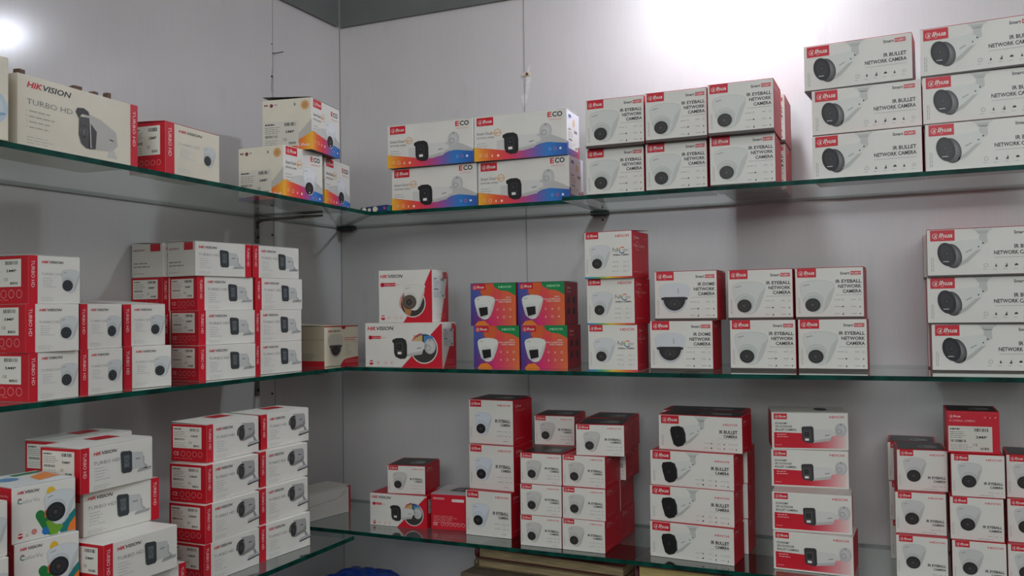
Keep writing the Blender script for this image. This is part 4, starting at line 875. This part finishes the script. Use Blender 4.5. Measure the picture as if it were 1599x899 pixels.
# ---------------------------------------------------------------- brackets, screws, lamp
def bracket(y, z, label):
    root = bpy.data.objects.new('shelf_bracket', None); COL.objects.link(root); root.location = (0, y, z); tag(root, label, 'bracket', 'steel brackets under the left wall shelves')
    bm = bmesh.new(); add_box(bm, (.0025, 0, -.034), (.004, .015, .066), 0, .001); bm_obj('wall_plate', bm, M_STEEL, root)
    bm = bmesh.new(); add_tube(bm, [(.004, 0, -.014), (.010, 0, -.0095), (.020, 0, -.0062), (.045, 0, -.0050), (.12, 0, -.0050), (.215, 0, -.0050)], [.0046]*5+[.003], 10); bm_obj('support_arm', bm, M_STEEL, root, True)
    for q in (-.024, -.052):
        bm = bmesh.new(); add_tube(bm, [(.0035, 0, q), (.0062, 0, q)], .0042, 12); bm_obj('screw', bm, M_BLACK, root)
bracket(-.389, ZT-TH-.0002, 'curved steel bracket on the left wall under the upper glass shelf')
bracket(-.391, ZM-TH-.0002, 'steel bracket on the left wall under the middle glass shelf')
def clip(loc, size, label):
    root = bpy.data.objects.new('shelf_clip', None); COL.objects.link(root); root.location = loc; tag(root, label, 'bracket', 'small shelf clips')
    bm = bmesh.new(); add_box(bm, (0, 0, -.003), size, 0, .0012); bm_obj('clip_plate', bm, M_BLACK, root)
    bm = bmesh.new(); add_box(bm, (-size[0]*.1, size[1]*.4-.001, -.008), (size[0]*.7, size[1]*.2, .006), .06, .001); bm_obj('clip_lip', bm, M_STEEL, root)
clip((.838, -.012, ZT-TH-.0003), (.046, .022, .0055), 'dark clip on the back wall under the upper shelf joint')
clip((.030, -.014, ZT-TH-.0003), (.056, .024, .0055), 'dark flat clip in the room corner under the upper shelf')
def screw_hole(loc, axis, label, r=.0028):
    bm = bmesh.new(); d = Vector((0, -.002, 0)) if axis == 'y' else Vector((.002, 0, 0)); add_tube(bm, [Vector(loc), Vector(loc)+d], r, 12)
    tag(bm_obj('screw', bm, M_BLACK), label, 'screw', 'screws in the walls')
screw_hole((.842, -.0003, 1.7105), 'y', 'tiny dark screw on back wall, just above the shelf clip', .0022)
screw_hole((.829, -.0003, 1.6795), 'y', 'dark screw directly under the clip on the back wall'); screw_hole((.842, -.0003, 1.6715), 'y', 'dark screw below right of the clip on the back wall')
screw_hole((.0003, -.325, 1.648), 'x', 'dark screw beside the left wall joint, below the upper shelf'); screw_hole((.0003, -.322, 2.085), 'x', 'dark screw on the left wall joint above the boxes'); screw_hole((.0003, -.322, 2.175), 'x', 'tiny screw high on the left wall joint', .0016)
screw_hole((.0003, -.330, 1.215), 'x', 'dark screw on the left wall below the middle shelf')
root = bpy.data.objects.new('wall_plug', None); COL.objects.link(root); root.location = (.626, 0, 2.091); tag(root, 'beige plug with a rusty screw on the back wall joint', 'wall plug')
bm = bmesh.new(); add_box(bm, (0, -.0016, 0), (.026, .0022, .009), .0, .0008); bm_obj('plug_plate', bm, mat('beige plastic', (196, 184, 156), .5), root)
bm = bmesh.new(); add_tube(bm, [(.003, -.0028, 0), (.003, -.006, 0)], .0038, 12); bm_obj('screw', bm, mat('rusty steel', (92, 60, 44), .6, noise=.4, nscale=200), root)
bm = bmesh.new(); add_tube(bm, [(.0005, -.319, 2.150), (.010, -.312, 2.151), (.024, -.300, 2.156)], .0013, 8); tag(bm_obj('bent_nail', bm, M_BLACK), 'thin bent nail sticking out of the left wall joint', 'nail')
# plaster smears: thin uneven filler on the joints
def smear(pts, axis, label, c):
    bm = bmesh.new(); R = random.Random(len(pts)); vs = []
    for a, z in pts: vs.append(bm.verts.new((a, -.0002, z) if axis == 'y' else (.0002, a, z)))
    hi = [bm.verts.new(v.co+(Vector((0, -.0006, 0)) if axis == 'y' else Vector((.0006, 0, 0)))) for v in vs]; n = len(vs)
    bm.faces.new(vs); bm.faces.new(hi)
    for i in range(n): bm.faces.new((vs[i], vs[(i+1) % n], hi[(i+1) % n], hi[i]))
    bmesh.ops.recalc_face_normals(bm, faces=bm.faces); tag(bm_obj('filler_smear', bm, c), label, 'filler smear')
MF = mat('white filler', (198, 194, 191), .6, noise=.12, nscale=60); MF2 = mat('grey scuff', (158, 156, 156), .5, noise=.2, nscale=80)
smear([(.616, 2.00), (.628, 2.02), (.634, 2.05), (.640, 2.078), (.634, 2.10), (.638, 2.118), (.630, 2.112), (.627, 2.085), (.622, 2.04), (.606, 2.03)], 'y', 'white filler smear on the back wall joint under the plug', MF)
smear([(-.313, 2.02), (-.320, 2.05), (-.318, 2.09), (-.314, 2.13), (-.317, 2.13), (-.322, 2.09), (-.325, 2.05), (-.319, 2.02)], 'x', 'grey scuff along the left wall joint above the boxes', MF2)
# small LED lamp on the dark band, above the frame
root = bpy.data.objects.new('wall_lamp', None); COL.objects.link(root); root.location = (1.215, -.008, 2.425); tag(root, 'small bare LED bulb on a white holder high on the back wall', 'lamp')
bm = bmesh.new(); add_tube(bm, [(0, 0, 0), (0, -.02, 0)], .04, 20); bm_obj('base', bm, M_WHITEP, root)
bm = bmesh.new(); add_tube(bm, [(0, -.02, 0), (0, -.20, -.01)], .012, 12); bm_obj('arm', bm, M_WHITEP, root)
bm = bmesh.new(); add_tube(bm, [(0, -.230, .035), (0, -.230, .0), (0, -.230, -.012)], [.018, .020, .026], 16); bm_obj('socket', bm, M_WHITEP, root)
bm = bmesh.new(); bmesh.ops.create_uvsphere(bm, u_segments=20, v_segments=14, radius=.034, matrix=Matrix.Translation((0, -.230, -.030)) @ Matrix.Diagonal((1.6, 1.6, .42, 1))); bm_obj('bulb', bm, mat('glowing bulb', (236, 242, 255), .4, emit=BULB_STRENGTH), root, True)
for i, (px, py) in enumerate(CEIL_PANELS):
    root = bpy.data.objects.new('ceiling_light', None); COL.objects.link(root); root.location = (px, py, 3.0); tag(root, 'square white ceiling light panel, %s' % ('nearer the shelves' if i == 0 else 'further from the shelves'), 'ceiling light', 'ceiling lights')
    bm = bmesh.new(); add_box(bm, (0, 0, -.015), (.64, .64, .03), 0, .003); bm_obj('frame', bm, M_WHITEP, root)
    bm = bmesh.new(); add_box(bm, (0, 0, -.032), (.60, .60, .004)); bm_obj('diffuser', bm, mat('light diffuser', (244, 246, 255), .5, emit=PANEL_STRENGTH), root)

# ---------------------------------------------------------------- small things: pouch, books, bag, counter
root = bpy.data.objects.new('flowered_pouch', None); COL.objects.link(root); root.location = (.2895, -.220, ZT+.0003); root.rotation_euler = (0, 0, math.radians(-3)); tag(root, 'flat dark blue pouch with cream flowers beside the room corner', 'pouch')
bm = bmesh.new(); add_box(bm, (0, 0, .009), (.088, .085, .018), 0, .005)
for v in bm.verts: v.co.z *= 1+.12*math.sin(v.co.x*60)
for v in bm.verts: v.co.z -= 0 if v.co.z > .004 else 0
zmin = min(v.co.z for v in bm.verts)
for v in bm.verts: v.co.z -= zmin
bm_obj('cloth_body', bm, mat('blue cloth', (30, 52, 104), .8, noise=.3, nscale=70), root, True)
MFl = mat('cream flower print', (206, 200, 170), .8)
for i, (fx, fz, fr) in enumerate([(-.030, .009, .0068), (-.013, .008, .0048), (.006, .009, .0078), (.036, .010, .003)]):
    bm = bmesh.new()
    for q in range(5):
        a = 2*math.pi*q/5; add_tube(bm, [(fx+fr*.55*math.cos(a), -.0424, fz+fr*.5*math.sin(a)), (fx+fr*.55*math.cos(a), -.0431-.0001*q, fz+fr*.5*math.sin(a))], fr*.52, 10)
    bm_obj('flower', bm, MFl if i < 3 else mat('pink flower print', (200, 80, 110), .8), root)
bm = bmesh.new(); add_box(bm, (.0455, 0, .009), (.004, .08, .013), 0, .0015); bm_obj('teal_trim', bm, mat('teal cloth', (30, 120, 124), .8), root)
bm = bmesh.new(); add_box(bm, (1.9, -.26, .44), (3.74, .50, .03), 0, .003); add_box(bm, (1.9, -.25, .2125), (3.70, .46, .425)); tag(bm_obj('lower_counter', bm, mat('brown laminate', (104, 84, 66), .5, noise=.3, nscale=8, stretch=(1, 8, 8))), 'low brown counter running below the back wall shelves', 'counter')
def carton_plain(name, c, s, rz, z0, label, m):
    bm = bmesh.new(); add_box(bm, (0, 0, s[2]/2), s, 0, .003); add_box(bm, (0, 0, s[2]+.0006), (s[0]*.98, .05, .0008))
    o = bm_obj(name, bm, m); o.location = (c[0], c[1], z0); o.rotation_euler = (0, 0, rz); return tag(o, label, 'box')
carton_plain('brown_carton', (.885, -.200, 0), (.64, .26, .3280), math.radians(-6), .4552, 'large dull brown carton under the old ledgers, below the shelf', mat('brown board', (92, 82, 66), .75, noise=.12, nscale=12))
PAGE = mat('yellowed page edges', (150, 132, 98), .85, noise=.35, nscale=260, stretch=(.05, .05, 1), bump=.5)
def book(c, s, rz, z0, label, cover, page=PAGE):
    root = bpy.data.objects.new('old_ledger', None); COL.objects.link(root); root.location = (c[0], c[1], z0); root.rotation_euler = (0, 0, rz); tag(root, label, 'book', 'old ledger books')
    w_, d, h = s; t = .0022
    bm = bmesh.new(); add_box(bm, (.004, 0, h/2), (w_-.010, d-.010, h-2*t-.0004), 0, .0006); bm_obj('page_block', bm, page, root)
    bm = bmesh.new(); add_box(bm, (0, 0, t/2), (w_, d, t), 0, .0006); add_box(bm, (0, 0, h-t/2), (w_, d, t), 0, .0006); bm_obj('cover', bm, cover, root)
    bm = bmesh.new(); pts = []
    for j in range(7):
        a = math.pi*(j/6-.5); pts.append((-w_/2+.002-.005*math.cos(a), h/2+(h/2-.0006)*math.sin(a)))
    vs0 = [bm.verts.new((x, -d/2, z)) for x, z in pts]; vs1 = [bm.verts.new((x, d/2, z)) for x, z in pts]
    for j in range(6): bm.faces.new((vs0[j], vs0[j+1], vs1[j+1], vs1[j]))
    bm.faces.new(list(reversed(vs0))); bm.faces.new(vs1); bm.faces.new((vs0[0], vs1[0], vs1[-1], vs0[-1])); bm_obj('spine', bm, cover, root, True); return root
MC = mat('dark red book cover', (84, 34, 30), .6, noise=.2, nscale=30); MC2 = mat('olive brown book cover', (96, 84, 58), .7, noise=.2, nscale=30)
ZC = .4552+.3280+.0016
book((.782, -.166, 0), (.41, .195, .022), math.radians(-4), ZC, 'lower thick old ledger with grey-brown cover on the brown carton', MC2)
book((.776, -.166, 0), (.40, .185, .0265), math.radians(-5), ZC+.0222, 'upper thick old ledger with dark red cover and yellowed pages', MC)
book((1.150, -.180, 0), (.30, .20, .056), math.radians(-2), ZC, 'thick maroon book with cream page edges, right of the old ledgers', MC, mat('cream page edges', (190, 170, 110), .85, noise=.25, nscale=200, stretch=(.05, .05, 1)))
# crumpled blue plastic bag on the counter
bm = bmesh.new(); bmesh.ops.create_icosphere(bm, subdivisions=5, radius=1)
from mathutils import noise as mn
for v in bm.verts:
    p = v.co.copy(); q = p*1.6+Vector((3, 1, 2)); dsp = 1+.20*mn.noise(q)+.10*abs(mn.noise(q*2.7))+.05*abs(mn.noise(q*6))
    v.co = Vector((p.x*.172*dsp, p.y*.14*dsp, p.z*.158*dsp)); v.co.z = max(v.co.z, -.112)
bo = bm_obj('plastic_bag', bm, mat('blue plastic', (16, 66, 170), .32, noise=.35, nscale=9), None, True); bo.location = (.205, -.185, .4552+.112); tag(bo, 'crumpled bright blue plastic bag lying under the shelves by the corner', 'bag')
